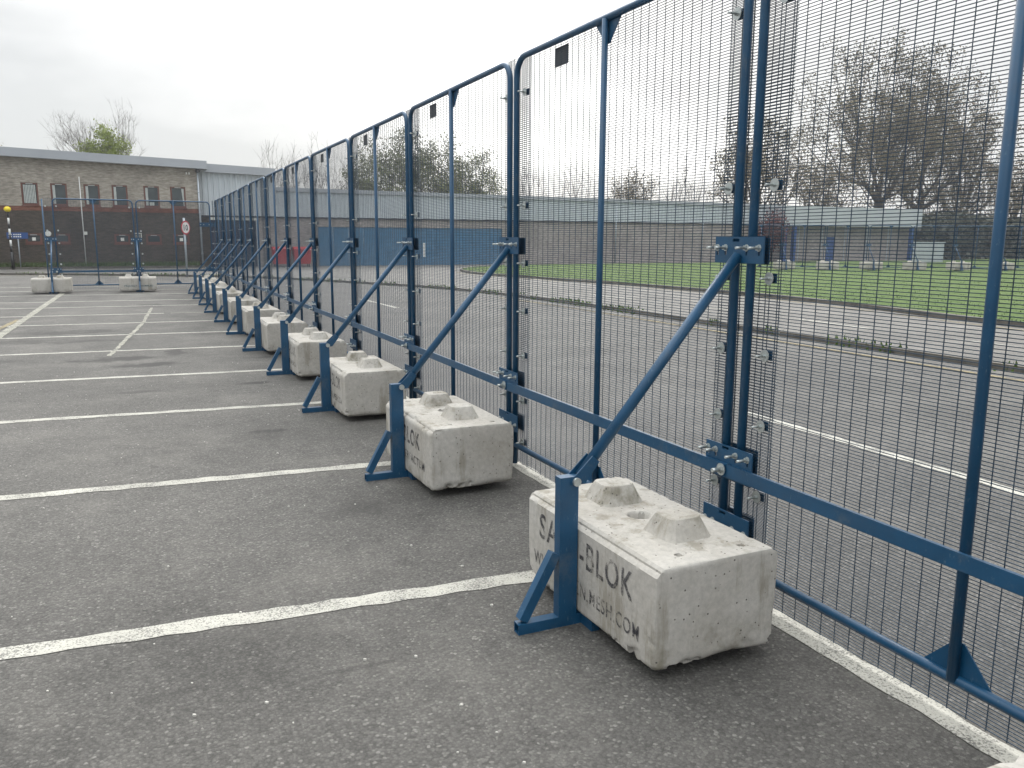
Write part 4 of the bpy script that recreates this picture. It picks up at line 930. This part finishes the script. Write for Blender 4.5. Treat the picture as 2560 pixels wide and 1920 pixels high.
crown_tree('large_tree', (89.5, 63, 0), 'low dull tree cut by the right edge of the photo', GR, (0, 0, 6.2), (5.5, 4, 5.2), 240, ((0, 0),), 0.022, 31, 'bark', 'leaf_br', 8, 0.22, 0.34, base_h=2.5)
crown_tree('round_tree', (50.9, 62, 0), 'rounded brown-leaved tree right of the nearest fence posts', GR, (0, 0, 8.0), (5.0, 4, 5.0), 260, ((0, 0), (-1.2, 0)), 0.02, 5, 'bark', 'leaf_br', 14, 0.19, 0.34, base_h=4.2)
crown_tree('round_tree', (58.2, 61, 0), 'small rounded tree in front of the left side of the biggest tree', GR, (0, 0, 6.6), (3.8, 3, 3.6), 150, ((0, 0),), 0.02, 6, 'bark', 'leaf_br', 8, 0.19, 0.32, base_h=4)
for i, (x, h, sd, rx) in enumerate(((13.9, 8.5, 41, 2.0), (16.6, 9.9, 42, 2.1), (19.4, 9.6, 43, 2.1), (22.3, 8.4, 44, 2.0))):
    crown_tree('clipped_tree', (x, 62, 0), 'olive budding bushy tree above the warehouse roof, %s' % ['left-most of four', 'second of four', 'third of four', 'right-most of four'][i], 'olive trees above the warehouse roof', (0, 0, h-3.3), (rx, 1.8, 3.3), 150, ((0, 0), (0.7, 0), (-0.6, 0.2)), 0.012, sd, 'bark_p', 'leaf_ol', 20, 0.14, 0.28, base_h=2.5, rough=0.2, twig_l=0.6)
for i, (x, h, sd, sp) in enumerate(((6.6, 8.3, 50, 1.3), (8.4, 8.1, 51, 1.4), (10.5, 8.9, 52, 1.4), (12.3, 8.4, 59, 1.3), (27.8, 8.4, 53, 1.6), (32.4, 9.0, 54, 2.2), (41.4, 8.6, 55, 1.8), (44.4, 9.2, 56, 2.4))):
    crown_tree('bare_tree', (x, 62+(i % 3), 0), 'thin leafless tree behind the warehouse roof, %s' % ['left of the ninth fence panel', 'above the left bin', 'above the right bin', 'beside the olive trees', 'between the second and third stands', 'left of the second centre post', 'right of the second centre post', 'just left of the nearest fence joint'][i], BG, (0, 0, h-3.0), (sp, sp, 3.2), 100, ((0, 0),), 0.008, sd, 'bark_p', None, 0, base_h=3.2, rough=0.3, twigs=3, twig_l=0.9)
crown_tree('small_tree', (37.4, 62, 0), 'low leafy bush-like tree above the warehouse roof right of the second centre post', None, (0, 0, 4.8), (2.8, 2, 2.6), 130, ((0, 0),), 0.014, 61, 'bark', 'leaf_br', 9, 0.15, 0.25, base_h=2.5)
GBB2 = 'trees behind the brick building'
crown_tree('bare_tree', (-5.0, 75, 0), 'spreading leafless tree behind the brick building roof', GBB2, (-1.1, 0, 9.2), (2.2, 1.8, 2.0), 190, ((0, 0),), 0.006, 71, 'bark_p', None, 0, base_h=6.8, fork=0.45, rough=0.3, twigs=4, twig_l=0.8)
crown_tree('bare_tree', (-2.9, 76, 0), 'tall thin leafless tree at the right of the green one behind the brick building', GBB2, (0, 0, 9.6), (1.4, 1.3, 3.0), 130, ((0, 0),), 0.006, 72, 'bark_p', None, 0, base_h=6.8, fork=0.45, rough=0.3, twigs=4, twig_l=0.8)
crown_tree('green_tree', (-4.1, 74, 0), 'bushy yellow-green tree rising behind the brick building roof', GBB2, (0, 0, 7.4), (1.9, 1.5, 2.7), 130, ((0, 0),), 0.009, 73, 'bark_p', 'leaf_gr', 34, 0.15, 0.25, base_h=5, twig_l=0.5)
crown_tree('green_tree', (-13.4, 74, 0), 'tree top just showing above the roof at the left edge', GBB2, (0, 0, 7.4), (1.9, 1.5, 2.9), 130, ((0, 0),), 0.012, 74, 'bark_p', 'leaf_ol', 13, 0.14, 0.22, base_h=5, twig_l=0.5)
tree('red_shrub', (44.3, 52.6, 0.1), 'dark red leaved small tree against the warehouse wall behind the nearest bracket', None, 3.9, 0.6, 3, 3, 0.06, 81, 'bark', 'leaf_red', 16, 0.14, (4, 4, 3), 0.62, 0.4, 0.45, 0.012, lspread=0.45)
# hedge behind the far fence
hp = []
for _ in range(26000):
    x = random.uniform(61, 110); y = 60 + random.gauss(0, 1.0); top = 4.3 + 0.9*mnoise.noise(Vector((x*0.35, 2, 0))); hp.append((x, y - 1.3, random.random()**0.8*top))
P = np.array(hp); n_ = len(P); rs = np.random.RandomState(3); a = rs.randn(n_, 3); a /= np.linalg.norm(a, axis=1)[:, None]; b_ = np.cross(a, rs.randn(n_, 3)); b_ /= np.linalg.norm(b_, axis=1)[:, None]; s = 0.42*(0.5+rs.rand(n_))[:, None]
V = np.empty((n_*4, 3)); V[0::4] = P-a*s*0.5; V[1::4] = P+b_*s*0.35; V[2::4] = P+a*s*0.5; V[3::4] = P-b_*s*0.35
me = bpy.data.meshes.new('hedge'); me.from_pydata(V.tolist(), [], np.arange(n_*4).reshape(-1, 4).tolist()); me.materials.append(MT['leaf_dk'])
tag(link('hedge', me), 'dark overgrown hedge behind the far fence', None, None, 'stuff')

# ------------------------------------------------------------------ thin volume added to imitate backlit veiling glare
hm = bpy.data.materials.new('glare_haze'); hm.use_nodes = True; ht = hm.node_tree; ht.nodes.clear()
ho = ht.nodes.new('ShaderNodeOutputMaterial'); hv = ht.nodes.new('ShaderNodeVolumePrincipled'); hv.inputs['Color'].default_value = (0.92, 0.94, 0.96, 1); hv.inputs['Density'].default_value = 0.0007; hv.inputs['Anisotropy'].default_value = 0.5
ht.links.new(hv.outputs[0], ho.inputs['Volume'])
tag(MB().box(-130, 170, -45, 130, -1.2, 24).build('glare_haze', hm), 'thin pale volume added over the whole place to imitate glare', None, None, 'stuff')
